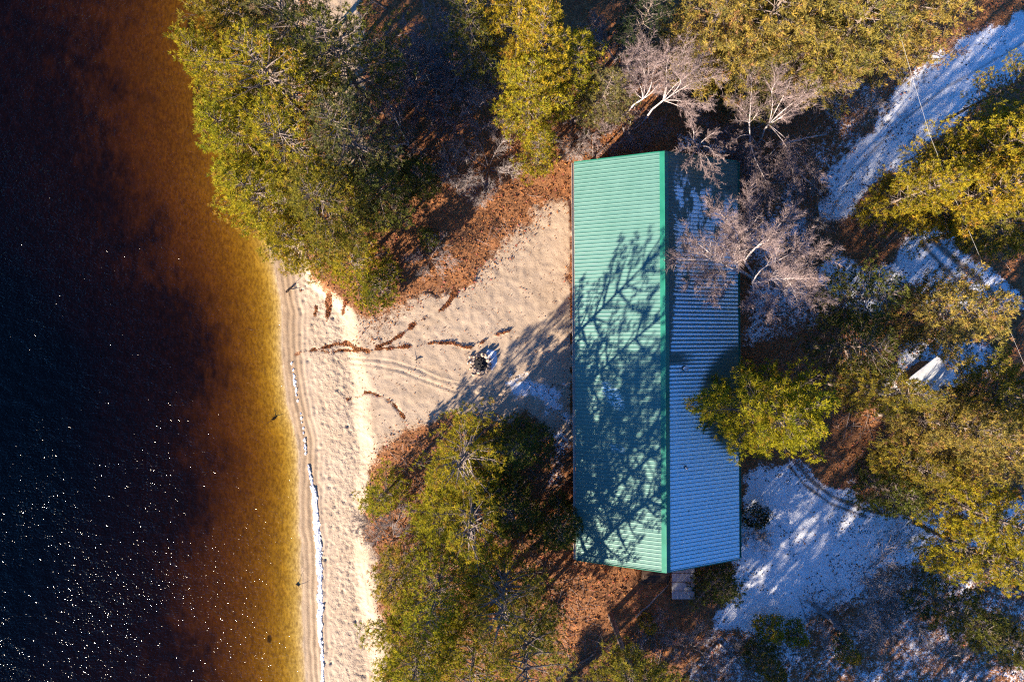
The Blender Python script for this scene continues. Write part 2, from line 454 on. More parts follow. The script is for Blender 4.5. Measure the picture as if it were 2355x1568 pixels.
# thinner speckled litter at the top of the clearing and south of it
sand -= 0.42 * (1 - sstep(0, 120, polydist(GX, GY, [(1322, 400), (1230, 470), (1150, 550), (1090, 620)]) + J2 * 0.6)) * (sand > 0.3)
sand -= 0.40 * (1 - sstep(0, 70, polydist(GX, GY, [(850, 745), (880, 760), (830, 800)]) + J2 * 0.5))
sand -= 0.42 * (1 - sstep(0, 90, polydist(GX, GY, [(1030, 1010), (930, 1000), (880, 1050), (880, 1120)]) + J2 * 0.5))
# drifted leaf trails on the sand
TRAILS = [([(1045, 672), (1030, 700), (1005, 720), (960, 740), (930, 765), (900, 785), (860, 800)], 7),
          ([(1170, 762), (1130, 772), (1105, 790), (1075, 800), (1040, 790), (1000, 788), (960, 795), (900, 800), (860, 803)], 4.5),
          ([(850, 808), (815, 803), (800, 790), (775, 790), (755, 795), (735, 802), (715, 806), (680, 815)], 6),
          ([(820, 806), (780, 806), (760, 812), (740, 806)], 5),
          ([(800, 917), (833, 912), (838, 902), (850, 902), (885, 915), (905, 930), (930, 960)], 4),
          ([(795, 690), (790, 720)], 5), ([(756, 680), (752, 740)], 8), ([(728, 705), (724, 730)], 5), ([(690, 668), (700, 672)], 6),
          ([(1314, 430), (1314, 1290)], 3.5)]
trail = np.zeros_like(X)
for pts, w in TRAILS:
    trail = np.maximum(trail, 1 - sstep(w * 0.12, w * 0.75, polydist(GX, GY, pts) + (vnoise(X, Y, 0.35, 8) - 0.5) * w * 1.3 + (vnoise(X, Y, 1.1, 9) - 0.5) * w * 0.9))
sand = np.clip(sand - trail * 0.75, 0, 1)
# snow
SNOW = [([(1700, 1085), (1835, 1055), (1900, 1115), (1990, 1165), (2070, 1192), (2240, 1170), (2500, 1120), (2500, 1250), (2250, 1260), (2080, 1270), (1990, 1330), (1900, 1400), (1830, 1440), (1740, 1480), (1650, 1440), (1700, 1300)], 1.0),
        ([(1740, 1330), (1900, 1260), (2100, 1240), (2500, 1300), (2500, 1700), (1600, 1700), (1560, 1500), (1650, 1420)], 0.44),
        ([(2600, 10), (2354, 40), (2240, 90), (2110, 180), (1995, 290), (1915, 390), (1880, 470), (1885, 530), (1960, 500), (2010, 440), (2080, 380), (2160, 320), (2260, 220), (2354, 150), (2600, 90)], 1.0),
        ([(2300, 60), (2150, 120), (1990, 180), (1900, 230), (1860, 330), (1870, 430), (1900, 470), (2020, 310), (2250, 125)], 0.42),
        ([(1885, 560), (1925, 560), (2000, 620), (2100, 530), (2170, 545), (2280, 640), (2354, 690), (2354, 740), (2200, 720), (2080, 680), (1960, 720), (1895, 690)], 0.95),
        ([(1990, 900), (2080, 760), (2300, 780), (2354, 850), (2200, 900), (2060, 940)], 0.6),
        ([(1780, 400), (1850, 400), (1880, 560), (1880, 760), (1720, 790), (1712, 560)], 0.48),
        ([(1560, 300), (1640, 300), (1660, 350), (1560, 350)], 0.7),
        ([(1165, 872), (1215, 862), (1290, 872), (1312, 890), (1312, 975), (1275, 960), (1230, 925), (1175, 905)], 0.80),
        ([(1270, 990), (1312, 970), (1312, 1130), (1240, 1130)], 0.52),
        ([(1120, 803), (1140, 808), (1142, 832), (1130, 850), (1112, 830)], 0.95)]
snow = np.zeros_like(X)
for pts, st in SNOW:
    near = polysdf(GX, GY, pts)
    small = 5 if len(pts) == 5 else 38
    snow = np.maximum(snow, st * (1 - sstep(-small, small, near + (J * 0.15 if small == 5 else J * 1.1 + J2 * 0.8))))
track = np.zeros_like(X)
RUTS = [([(1830, 1062), (1860, 1100), (1910, 1140), (1980, 1168), (2060, 1186)], 5), ([(1815, 1072), (1850, 1115), (1910, 1158), (1990, 1188)], 3.5),
        ([(2120, 560), (2175, 620), (2235, 680)], 7), ([(2145, 548), (2210, 610), (2275, 670)], 8),
        ([(1905, 500), (1960, 400), (2060, 290), (2170, 205), (2354, 100)], 3)]
for pts, w in RUTS:
    track = np.maximum(track, (0.9 if w > 3 else 0.5) * (1 - sstep(w * 0.5, w * 1.3, polydist(GX, GY, pts) + (vnoise(X, Y, 0.5, 12) - 0.5) * w)))
# boot prints along the snowy track
rs = np.random.RandomState(5)
def stamp(arr, x, y, r, val, ang=0, asp=1.0):
    i0, i1 = np.searchsorted(xs, x - r * 2), np.searchsorted(xs, x + r * 2)
    j0, j1 = np.searchsorted(ys, y - r * 2), np.searchsorted(ys, y + r * 2)
    if i1 <= i0 or j1 <= j0: return
    dx, dy = X[i0:i1, j0:j1] - x, Y[i0:i1, j0:j1] - y
    c, s_ = math.cos(ang), math.sin(ang)
    a, b = dx * c + dy * s_, (-dx * s_ + dy * c) * asp
    arr[i0:i1, j0:j1] += val * np.exp(-(a * a + b * b) / (r * r))
pr = np.zeros_like(X); dent = np.zeros_like(X)
def along(pts, n):
    pts = np.array(pts, float); seg = np.hypot(*np.diff(pts, axis=0).T); c = np.concatenate([[0], np.cumsum(seg)])
    q = np.linspace(0, c[-1], n)
    return np.stack([np.interp(q, c, pts[:, 0]), np.interp(q, c, pts[:, 1])], 1)
for k, (a, b) in enumerate(along([(2140, 160), (2060, 215), (1985, 275), (1940, 335), (1905, 400)], 34)):
    w = P(a + 7 + (6 if k % 2 else -6) + rs.randn() * 3, b + 7 + (6 if k % 2 else -6) + rs.randn() * 3)
    stamp(pr, w.x, w.y, 0.13, 0.9, R(50), 1.8); stamp(dent, w.x, w.y, 0.14, -0.05, R(50), 1.8)
for k in range(40):
    w = P(rs.uniform(2000, 2130), rs.uniform(240, 350)); stamp(pr, w.x, w.y, 0.12, 0.7, rs.rand() * 3, 1.6)
track = np.clip(np.maximum(track, pr), 0, 1) * land
# trampled beach
for k in range(1500):
    gy = rs.uniform(600, 1620)
    a, b = itp(SHORE, gy) + 42, itp(SCARP, gy) + 8
    gx = a + (b - a) * rs.rand() ** 0.8
    if rs.rand() < 0.12: gx += rs.uniform(0, 60)
    w = P(gx, gy, -0.5)
    r = rs.uniform(0.07, 0.13)
    stamp(dent, w.x, w.y, r, -rs.uniform(0.02, 0.05), rs.uniform(0, 3.1), rs.uniform(1, 2.2))
    stamp(dent, w.x + rs.uniform(-.15, .15), w.y + rs.uniform(-.15, .15), r, rs.uniform(0.008, 0.03), rs.uniform(0, 3.1), 1.3)
for k in range(300):
    w = P(rs.uniform(860, 1310), rs.uniform(500, 960)); stamp(dent, w.x, w.y, rs.uniform(0.08, 0.2), rs.uniform(-0.022, 0.012), rs.rand() * 3, 1.5)
for pts in ([(800, 822), (850, 825), (905, 832), (960, 850), (1010, 872), (1065, 885), (1160, 900)], [(805, 835), (860, 840), (920, 852), (980, 876), (1040, 898), (1090, 905), (1180, 915)]):
    d = polydist(GX, GY, pts) * MPX
    dent += -0.035 * np.exp(-(d / 0.055) ** 2) + 0.018 * np.exp(-((d - 0.12) / 0.06) ** 2)
swash = np.where((S > 0.05) & (S < 1.9), 0.016 * np.sin(2 * math.pi * (S + 0.25 * fbm(X, Y, 3, 31)) / 0.36 + 4 * vnoise(X, Y, 4.0, 2)) * sstep(0.05, 0.3, S) * (1 - sstep(1.2, 1.9, S)), 0)
ripple = np.where(S < 0, 0.024 * (vnoise(X * 1.0, Y * 0.55, 0.28, 14) - 0.5) * sstep(0.0, 1.0, -S), 0)
rough = np.where(land, (fbm(X, Y, 1.6, 40) - 0.5) * np.where(SC > 0, np.where(sand > 0.5, 0.05, 0.16), 0.03) + (vnoise(X, Y, 0.3, 44) - 0.5) * np.where(SC > 0, 0.035, 0.012), 0)
bank = np.where(land & (sand < 0.5), (fbm(X, Y, 5.0, 52) - 0.5) * 0.35, 0)
Zf = Z + dent * land + swash + ripple + rough + bank
wet = np.clip(1 - sstep(0.7, 1.5, S + (fbm(X, Y, 1.5, 61) - 0.5) * 0.6), 0, 1) * land
bedm = 1 - sstep(-0.15, 0.08, S)
weed = np.clip(sstep(-0.25, -2.2, S / np.abs((itp(DROP, GY) - itp(SHORE, GY)) * MPX) + (fbm(X, Y, 3.0, 71) - 0.5) * 1.3), 0, 1) * 0.95 - 0.08
for (cx, cy, r) in ((452, 150, 16), (455, 210, 14), (440, 60, 14), (620, 1468, 5)):
    weed = np.maximum(weed, 1.1 * (1 - sstep(0.5, 1.4, np.hypot((GX - cx) / r, (GY - cy) / (r * 2)) + (fbm(X, Y, 1.0, 5) - 0.5))))
nx, ny = X.shape
idx = np.arange(nx * ny).reshape(nx, ny)
F = np.stack([idx[:-1, :-1], idx[1:, :-1], idx[1:, 1:], idx[:-1, 1:]], -1).reshape(-1, 4)
V = np.stack([X, Y, Zf], -1).reshape(-1, 3)
gme = mesh('ground', V, F, M['ground'], True, {'sand': sand.ravel(), 'snow': (snow * land).ravel(), 'wet': wet.ravel(), 'bed': bedm.ravel(), 'track': track.ravel(), 'weed': weed.ravel(), 'tread': (sstep(1.2, 2.2, S) * (1 - 0.75 * sstep(-0.2, 0.8, SC)) * land).ravel()})
tag(link('ground', gme), 'sandy shore, leaf litter and thin snow running down to the lake bed', kind='structure')

def gz(x, y):
    i = int(np.clip(np.searchsorted(xs, x), 1, nx - 1)); j = int(np.clip(np.searchsorted(ys, y), 1, ny - 1))
    return float(min(Zf[i, j], Zf[i - 1, j - 1], Zf[i - 1, j], Zf[i, j - 1]))

# water body: flat sheet on a closed box that dips into the land
wb = MB()
wb.box(-505, -6.5, -505, 505, -14, WATER_Z)
tag(wb.build('lake_water', M['water']), 'dark amber lake water along the beach', kind='structure')

# ------------------------------------------------------------------ cabin
ZE, ZR = 2.70, 4.90
HALF = 4.685; PITCH = math.atan2(ZR - ZE, HALF); SL = math.hypot(HALF, ZR - ZE)
Y0, Y1 = -12.55, 10.28
NP = 26; PW = (Y1 - Y0) / NP
cabin = empty('cabin', (RIDGE_X, (Y0 + Y1) / 2, 0), R(0.3))
tag(cabin, 'long cabin with green ribbed metal gable roof, frosted on its shaded slope', 'cabin')
HL = (Y1 - Y0) / 2
def panel_mesh(side):
    """one ribbed steel sheet in cabin coordinates, its lower edge at y = 0"""
    prof = []
    pitch = PW / 4
    for k in range(4):
        b = k * pitch
        prof += [(b, 0, 0.1), (b + 0.045, 0, 0.6), (b + 0.058, 0.014, 1), (b + 0.082, 0.014, 1), (b + 0.095, 0, 0.6), (b + 0.125, 0, 0.1),
                 (b + 0.133, 0.003, 0.35), (b + 0.143, 0.003, 0.35), (b + 0.151, 0, 0.1), (b + 0.175, 0, 0), (b + 0.183, 0.003, 0.3), (b + 0.193, 0.003, 0.3), (b + 0.201, 0, 0.1)]
    prof.append((PW - 0.002, 0, 0.1))
    sgn = -1 if side == 'sun' else 1
    dirx, dirz = sgn * math.cos(PITCH), -math.sin(PITCH)
    nxv, nzv = sgn * math.sin(PITCH), math.cos(PITCH)
    v = []; rib = []
    st = [0.03, SL * 0.5, SL + 0.02]
    for s_ in st:
        for (py, h, r_) in prof:
            v.append((dirx * s_ + nxv * h, py, ZR + dirz * s_ + nzv * h)); rib.append(r_)
    n = len(prof)
    f = []
    for a in range(len(st) - 1):
        for i in range(n - 1):
            q = (a * n + i, a * n + i + 1, (a + 1) * n + i + 1, (a + 1) * n + i)
            f.append(q if side == 'sun' else q[::-1])
    return mesh('roof_panel', np.array(v), np.array(f), M['roof_' + side], False, {'rib': rib})
rng = random.Random(3)
for side in ('sun', 'shade'):
    me = panel_mesh(side)
    for i in range(NP):
        o = link('roof_panel', me, cabin, (rng.uniform(-.006, .006), -HL + i * PW, rng.uniform(-.004, .004)))
dk = MB()
for sg in (-1, 1):
    a = (0, ZR - 0.03); b = (sg * (HALF - 0.03), ZE - 0.03)
    y0, y1 = -HL + 0.03, HL - 0.03
    v = [(a[0], y0, a[1]), (b[0], y0, b[1]), (b[0], y1, b[1]), (a[0], y1, a[1])]
    v += [(p[0], p[1], p[2] - 0.14) for p in v]
    dk.add(v, [(0, 1, 2, 3), (7, 6, 5, 4), (0, 4, 5, 1), (1, 5, 6, 2), (2, 6, 7, 3)])
dk.build('roof_deck', M['dark_wood'], cabin)
for i in range(7):
    y0 = -HL - 0.02 + i * (2 * HL + 0.04) / 7; y1 = y0 + (2 * HL + 0.04) / 7 + (0.05 if i < 6 else 0)
    dz = 0.052 + 0.004 * (i % 2)
    c = MB(); w = 0.24
    tz = w * math.tan(PITCH)
    pr_ = [(-w, ZR + dz - tz - 0.02), (-w, ZR + dz - tz), (-0.035, ZR + dz - 0.012), (0, ZR + dz + 0.02), (0.035, ZR + dz - 0.012), (w, ZR + dz - tz), (w, ZR + dz - tz - 0.02)]
    n = len(pr_)
    v = [(x, y0, z) for x, z in pr_] + [(x, y1, z) for x, z in pr_]
    c.add(v, [(j, j + 1, n + j + 1, n + j) for j in range(n - 1)] + [tuple(range(n - 1, -1, -1)), tuple(range(n, 2 * n))])
    c.build('ridge_cap', M['trim_green'], cabin)
for yy in (-HL - 0.045, HL + 0.005):
    for sg in (-1, 1):
        v = []
        for y in (yy, yy + 0.04):
            v += [(0, y, ZR + 0.034), (sg * (HALF + 0.01), y, ZE + 0.034), (sg * (HALF + 0.01), y, ZE - 0.18), (0, y, ZR - 0.18)]
        MB().add(v, [(0, 1, 2, 3), (7, 6, 5, 4), (0, 4, 5, 1), (1, 5, 6, 2), (2, 6, 7, 3), (3, 7, 4, 0)]).build('rake_trim', M['trim_green'], cabin)
for sg in (-1, 1):
    g = MB(); x0 = sg * (HALF + 0.03); x1 = sg * (HALF + 0.15)
    a, b = min(x0, x1), max(x0, x1)
    g.box(a, b, -HL, HL, ZE - 0.13, ZE - 0.115); g.box(a, a + 0.012, -HL, HL, ZE - 0.112, ZE - 0.03); g.box(b - 0.012, b, -HL, HL, ZE - 0.112, ZE - 0.03)
    g.build('gutter', M['gutter'] if sg < 0 else M['trim_green'], cabin)
    for yy in (-HL + 0.12, HL - 0.2):
        MB().box(sg * (HALF - 0.32) - 0.04, sg * (HALF - 0.32) + 0.04, yy, yy + 0.08, 0.0, ZE - 0.16).build('downspout', M['gutter'], cabin)
# walls with gables
wx, wy = HALF - 0.45, HL - 0.4
wz = ZR - 0.2 - math.tan(PITCH) * wx
v = [(-wx, -wy, -0.4), (wx, -wy, -0.4), (wx, wy, -0.4), (-wx, wy, -0.4), (-wx, -wy, wz), (wx, -wy, wz), (wx, wy, wz), (-wx, wy, wz), (0, -wy, ZR - 0.2), (0, wy, ZR - 0.2)]
MB().add(v, [(0, 1, 5, 8, 4), (2, 3, 7, 9, 6), (3, 0, 4, 7), (1, 2, 6, 5), (4, 8, 9, 7), (8, 5, 6, 9)]).build('wall', M['siding'], cabin)
for sg in (-1, 1):
    for yc in (-8.5, -4.2, 3.6, 8.0):
        fr_ = MB(); x = sg * (wx + 0.03)
        fr_.box(x - 0.03, x + 0.03, yc - 0.62, yc + 0.62, 0.82, 0.90); fr_.box(x - 0.03, x + 0.03, yc - 0.62, yc + 0.62, 1.92, 2.0)
        for q in (-0.62, 0.54, -0.03):
            fr_.box(x - 0.028, x + 0.028, yc + q, yc + q + (0.08 if q != -0.03 else 0.06), 0.90, 1.92)
        w = fr_.build('window', M['white_paint'], cabin)
        MB().box(sg * (wx + 0.006) - 0.004, sg * (wx + 0.006) + 0.004, yc - 0.56, yc + 0.56, 0.88, 1.94).build('pane', M['glass_dark'], w)
    d = MB().box(sg * (wx + 0.025) - 0.02, sg * (wx + 0.025) + 0.02, -0.45, 0.45, 0.05, 2.05).build('door', M['dark_wood'], cabin)
    MB().tube((sg * (wx + 0.05), 0.32, 1.0), (sg * (wx + 0.11), 0.32, 1.0), 0.03).build('handle', M['pipe_metal'], d)
def on_shade(px, py):
    for z in np.linspace(2.7, 4.9, 200):
        w = P(px, py, z)
        if ZR - (w.x - RIDGE_X) * math.tan(PITCH) <= z: return w - Vector(cabin.location)
for (px, py, r, h) in ((1571, 847, 0.085, 0.55), (1574, 1074, 0.05, 0.32)):
    w = on_shade(px, py)
    vp = MB().tube((w.x, w.y, w.z - 0.1), (w.x, w.y, w.z + h), r, r, 10).build('vent_pipe', M['pipe_metal'], cabin)
    c = MB().tube((w.x, w.y, w.z + h + 0.03), (w.x, w.y, w.z + h + 0.09), r * 1.7, r * 0.6, 10)
    c.tube((w.x, w.y, w.z + h - 0.02), (w.x, w.y, w.z + h + 0.03), r * 0.5, r * 0.5, 6).build('rain_cap', M['pipe_metal'], vp)
    MB().tube((w.x, w.y, w.z - 0.12), (w.x, w.y, w.z + 0.10), r * 2.6, r * 1.1, 10).build('flashing', M['rubber'], vp)
# grey landing and brown steps on the lower gable end
ld = empty('landing', P(1571, 1340, 0.75) - Vector((0, 0, 0.75)), R(0.3))
ld.location.z = -0.05
tag(ld, 'pale grey boarded landing beneath the lower gable end of the cabin', 'landing')
for i in range(6):
    MB().box(-0.68, 0.68, -1.0 + i * 0.53 + 0.022, -1.0 + (i + 1) * 0.53 - 0.022, 0.72 + 0.008 * (i % 2), 0.77 + 0.008 * (i % 2)).build('panel', M['grey_board'], ld)
for x in (-0.6, 0.6):
    for y in (-0.9, 0.8, 2.0):
        MB().box(x - 0.05, x + 0.05, y - 0.05, y + 0.05, -0.2, 0.60).build('post', M['dark_wood'], ld)
    MB().box(x - 0.04, x + 0.04, -0.98, 2.15, 0.60, 0.715).build('joist', M['dark_wood'], ld)
stp = empty('porch_steps', P(1507, 1326, 0.4) - Vector((0, 0, 0.45)), R(0.3))
tag(stp, 'low dark brown wooden steps left of the grey landing', 'steps')
for i, (ya, za) in enumerate(((-0.30, 0.22), (0.0, 0.42), (0.30, 0.62))):
    MB().box(-0.85, 0.85, ya - 0.14, ya + 0.14, za, za + 0.045).build('tread', M['dark_wood'], stp)
for x in (-0.75, 0.75):
    MB().add([(x - 0.03, -0.42, -0.05), (x - 0.03, 0.42, -0.05), (x - 0.03, 0.42, 0.612), (x - 0.03, 0.16, 0.612), (x - 0.03, -0.42, 0.21),
              (x + 0.03, -0.42, -0.05), (x + 0.03, 0.42, -0.05), (x + 0.03, 0.42, 0.612), (x + 0.03, 0.16, 0.612), (x + 0.03, -0.42, 0.21)],
             [(4, 3, 2, 1, 0), (5, 6, 7, 8, 9), (0, 1, 6, 5), (1, 2, 7, 6), (2, 3, 8, 7), (3, 4, 9, 8), (4, 0, 5, 9)]).build('stringer', M['dark_wood'], stp)

# small shed under the pines on the right
sh = empty('shed', P(2150, 880, 2.0) - Vector((0, 0, 2.05)), R(38))
tag(sh, 'small shed with snow dusted roof, half hidden under the right hand pines', 'shed')
MB().box(-1.0, 1.0, -0.8, 0.8, -0.1, 1.75).build('wall', M['siding'], sh)
for sg in (-1, 1):
    v = [(-1.2, 0, 2.25), (1.2, 0, 2.25), (1.2, sg * 1.05, 1.78), (-1.2, sg * 1.05, 1.78)]
    v += [(a, b, c - 0.06) for a, b, c in v]
    MB().add(v, [(0, 1, 2, 3), (7, 6, 5, 4), (0, 4, 5, 1), (1, 5, 6, 2), (2, 6, 7, 3), (3, 7, 4, 0)]).build('roof', M['snow_cap'], sh)
MB().box(1.005, 1.03, -0.35, 0.35, 0.0, 1.6).build('door', M['dark_wood'], sh)

# ------------------------------------------------------------------ pines
def pine_proto(seed, H, RAD, base, dens=1.0, flat=0.6, tuft=0.20, limb=1.0, inner=0.28):
    rs = np.random.RandomState(seed)
    segs = []; tp = []; td = []
    bend = rs.uniform(-0.35, 0.35, 2) * H / 12
    def axis_pt(t): return np.array([bend[0] * math.sin(t * 3.0), bend[1] * math.sin(t * 2.4), t * H])
    tr = []
    n = 10; r0 = 0.011 * H + 0.05
    for i in range(n):
        a, b = axis_pt(i / n), axis_pt((i + 1) / n)
        if i == 0: a = a - np.array([0, 0, 0.4])
        tr.append([*a, *b, r0 * (1 - i / n) + 0.015, r0 * (1 - (i + 1) / n) + 0.015])
    lob = rs.uniform(0, 6.28, 3)
    z = base * H
    while z < H * 0.985:
        t = (z - base * H) / (H * (1 - base))
        prof = (1 - t) ** flat * (0.72 + 0.28 * min(1, t / 0.22)) + 0.05
        nb = rs.randint(4, 7)
        ph0 = rs.uniform(0, 6.28)
        for k in range(nb):
            ph = ph0 + k * 6.283 / nb + rs.uniform(-0.35, 0.35)
            L = RAD * prof * rs.uniform(0.55, 1.12) * (1 + 0.16 * math.sin(2 * ph + lob[0]) + 0.12 * math.sin(3 * ph + lob[1]))
            if rs.rand() < 0.10: L *= 1.2
            L = max(L, 0.25)
            el = R(-4 + 56 * t ** 1.5 + rs.uniform(-9, 9))
            p = axis_pt(z / H) + np.array([0, 0, rs.uniform(-.12, .12)])
            m = 6; hd = np.array([math.cos(ph), math.sin(ph), 0])
            pts = [p]
            for i in range(m):
                e = el + R(22) * (i / m) ** 2
                hd = hd + np.array([-hd[1], hd[0], 0]) * rs.uniform(-0.16, 0.16); hd /= np.linalg.norm(hd)
                p = p + (hd * math.cos(e) + np.array([0, 0, math.sin(e)])) * L / m
                pts.append(p)
            br = (0.008 + 0.011 * L) * limb
            for i in range(m):
                segs.append([*pts[i], *pts[i + 1], br * (1 - i / m) + 0.006, br * (1 - (i + 1) / m) + 0.006])
            nt_ = max(2, int(L * 4.6 * dens))
            for j in range(nt_):
                q = inner + (1 - inner) * (j + rs.rand()) / nt_
                i = min(int(q * m), m - 1); fq = q * m - i
                a = pts[i] * (1 - fq) + pts[i + 1] * fq
                dv = pts[i + 1] - pts[i]; dv = dv / np.linalg.norm(dv)
                sd_ = np.array([-dv[1], dv[0], 0]) * (1 if (j % 2) else -1)
                tl = (0.25 + 0.40 * L * (1.05 - q)) * rs.uniform(0.6, 1.15)
                tv = dv * 0.75 + sd_ * rs.uniform(0.45, 1.0) + np.array([0, 0, rs.uniform(0.02, 0.42)]); tv /= np.linalg.norm(tv)
                e_ = a + tv * tl
                segs.append([*a, *e_, 0.009, 0.005])
                for c in range(max(1, int(tl / 0.20))):
                    w = 1 - c * 0.20 / tl
                    if w < 0.25: break
                    tp.append(a + tv * tl * w + rs.uniform(-.05, .05, 3)); td.append(tv)
            tp.append(pts[-1]); td.append(dv)
        z += rs.uniform(0.26, 0.46) * (1.0 if H > 5 else 0.62) * (1.7 if limb > 2 else 1.0)
    tp.append(axis_pt(1)); td.append(np.array([0, 0, 1.0]))
    tp = np.array(tp); td = np.array(td); N = len(tp)
    # each tuft: a burst of needle blades around the shoot
    nb = 15
    blades = rs.randn(N, nb, 3); blades /= np.linalg.norm(blades, axis=2, keepdims=True)
    dirs = blades + td[:, None, :] * 0.75 + np.array([0, 0, 0.30]); dirs /= np.linalg.norm(dirs, axis=2, keepdims=True)
    side = np.cross(dirs, rs.randn(N, nb, 3)); side /= np.maximum(np.linalg.norm(side, axis=2, keepdims=True), 1e-5)
    ln = tuft * rs.uniform(0.75, 1.25, (N, nb, 1)); wd = 0.016
    c = tp[:, None, :]
    v = np.stack([c - side * wd * 0.6, c + side * wd * 0.6, c + dirs * ln * 0.75 + side * wd, c + dirs * ln - side * wd * 0.6], axis=2).reshape(-1, 3)
    f = np.arange(N * nb * 4).reshape(-1, 4)
    tint = np.repeat(np.clip(rs.normal(0.5, 0.26, N), 0, 1), nb * 4)
    dead = np.repeat(rs.rand(N), nb * 4)
    bv, bf = tubes(segs, 3)
    tv, tf = tubes(tr, 8)
    return dict(H=H, R=RAD, base=base,
                crown=mesh('pine_crown', v, f, M['needles'], False, {'tint': tint, 'dead': dead}),
                branches=mesh('pine_branches', bv, bf, M['twig_wood'], True),
                trunk=mesh('pine_trunk', tv, tf, M['pine_bark'], True))
PINES = {
    'L': [pine_proto(s, 12.0, 3.3, 0.30, 1.0, 0.62, 0.21) for s in (11, 12, 13, 14)],
    'T': [pine_proto(s, 13.0, 2.9, 0.52, 1.0, 0.5, 0.21) for s in (21, 22)],
    'M': [pine_proto(s, 9.0, 2.7, 0.22, 1.05, 0.6, 0.20) for s in (31, 32, 33)],
    'S': [pine_proto(s, 5.5, 1.7, 0.10, 1.3, 0.6, 0.17) for s in (41, 42, 43)],
    'X': [pine_proto(s, 2.6, 1.15, 0.08, 1.7, 0.55, 0.14) for s in (51, 52)],
    'B': [pine_proto(s, 11.0, 3.2, 0.30, 0.62, 0.45, 0.21, 2.05, 0.40) for s in (71, 72)],
    'R': [pine_proto(81, 10.5, 3.5, 0.14, 1.25, 0.45, 0.21)],
    'O': [pine_proto(s, 12.0, 3.3, 0.34, 0.55, 0.55, 0.19) for s in (61, 62)],
}
_count = {}
trng = random.Random(17)
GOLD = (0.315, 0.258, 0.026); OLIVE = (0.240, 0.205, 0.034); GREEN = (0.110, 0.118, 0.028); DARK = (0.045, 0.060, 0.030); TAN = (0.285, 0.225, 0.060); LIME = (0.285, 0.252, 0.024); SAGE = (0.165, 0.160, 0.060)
def pine(label, px, py, h, r, cls, color, tilt=0.0, group=None, name='pine_tree', cat='pine tree', zf=0.62):
    lst = PINES[cls]; k = _count.get(cls, 0); _count[cls] = k + 1
    pr = lst[k % len(lst)]
    w = P(px, py, h * zf)
    root = empty(name, (w.x, w.y, gz(w.x, w.y)), trng.uniform(0, 6.28))
    if tilt:
        ax = Vector((-w.y, w.x, 0)).normalized()
        root.rotation_mode = 'QUATERNION'
        root.rotation_quaternion = Matrix.Rotation(R(tilt), 3, ax).to_quaternion() @ Matrix.Rotation(trng.uniform(0, 6.28), 3, 'Z').to_quaternion()
    root.scale = (r / pr['R'], r / pr['R'], h / pr['H'])
    tag(root, label, cat, group)
    j = trng.uniform(0.96, 1.04); br = trng.uniform(0.9, 1.1)
    for nm in ('trunk', 'branches', 'crown'):
        o = link(nm, pr[nm], root)
        if nm != 'trunk': o['kind'] = 'stuff'
        if nm == 'crown': o.color = (color[0] * j * br, color[1] * (2 - j) * br, color[2] * br, 1)
    return root

G1 = 'pines overhanging the lake'
pine('olive pine in the upper left corner, crown over the dark water edge', 560, 40, 12.5, 3.3, 'L', OLIVE, 3, G1)
pine('grey green pine at the top, second crown from the water', 695, 70, 13, 3.4, 'O', SAGE, 2, G1)
pine('yellow olive pine whose tip reaches farthest out over the lake', 535, 190, 11.5, 2.9, 'L', LIME, 5, G1)
pine('tall olive pine behind the one reaching farthest over the lake', 650, 205, 13, 3.5, 'O', LIME, 2, G1)
pine('broad golden olive pine at the bulge of the wooded shore', 560, 320, 10.5, 3.0, 'L', LIME, 4, G1)
pine('tall olive pine just inland of the bulge of the wooded shore', 680, 350, 12, 3.5, 'O', LIME, 1, G1)
pine('yellow olive pine where the shoreline turns toward the beach', 625, 455, 9.5, 3.0, 'M', LIME, 4, G1)
pine('dull olive pine one row inland above the head of the beach', 745, 465, 10.5, 3.2, 'L', OLIVE, 0, G1)
pine('light olive pine at the head of the beach, over its topmost sand', 690, 555, 7.0, 2.6, 'M', LIME, 3, G1)
pine('open dark pine whose bare limbs show pale sand beneath', 790, 150, 12.5, 3.2, 'O', GREEN, 0, G1)
pine('open pine with dark limbs below the pale sand patch', 800, 320, 12, 3.1, 'O', SAGE, 0, G1)
pine('green pine bordering the leafy bank, right of the shore pines', 875, 440, 7.5, 2.5, 'M', GREEN, 0, G1)
pine('small olive pine above the bright low evergreen on the bank', 800, 600, 4.2, 1.9, 'S', LIME, 0, G1)
pine('bright low evergreen at the lower tip of the left wood', 860, 655, 2.8, 1.5, 'X', (0.15, 0.15, 0.018), 0, G1, 'evergreen_shrub', 'evergreen shrub')
pine('short green pine on the leaf bank beside the grey thicket', 960, 400, 4.0, 1.6, 'S', GREEN)
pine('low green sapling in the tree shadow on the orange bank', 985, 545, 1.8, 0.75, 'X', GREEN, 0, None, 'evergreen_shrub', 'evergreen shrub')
G2 = 'pines along the top of the photo'
pine('dark green pine touching the left side of the yellow pines', 1075, 70, 11, 2.0, 'O', GREEN, 0, G2)
pine('bright yellow pine cut by the top edge of the photo', 1200, 35, 14, 2.7, 'L', GOLD, 0, G2)
pine('bright yellow pine in the middle of the yellow column', 1245, 120, 13, 2.4, 'L', GOLD, 0, G2)
pine('yellow pine with ragged left side at the column foot', 1225, 205, 10, 2.2, 'M', GOLD, 0, G2)
pine('yellow green pine on the right of the yellow column', 1320, 165, 9.5, 2.1, 'M', LIME, 0, G2)
pine('slim pale yellow green young pine above the cabin corner', 1235, 335, 6.0, 1.45, 'S', LIME, 0, None)
pine('grey green bushy young pine left of the two small birches', 1395, 210, 7.0, 1.9, 'M', SAGE, 0, None)
pine('tan yellow pine at the top, left end of the upper right canopy', 1640, 30, 12.5, 3.0, 'L', TAN, 0, G2)
pine('tan pine with the grey limbs near the top above the birch clump', 1755, 55, 13, 3.2, 'L', TAN, 0, G2)
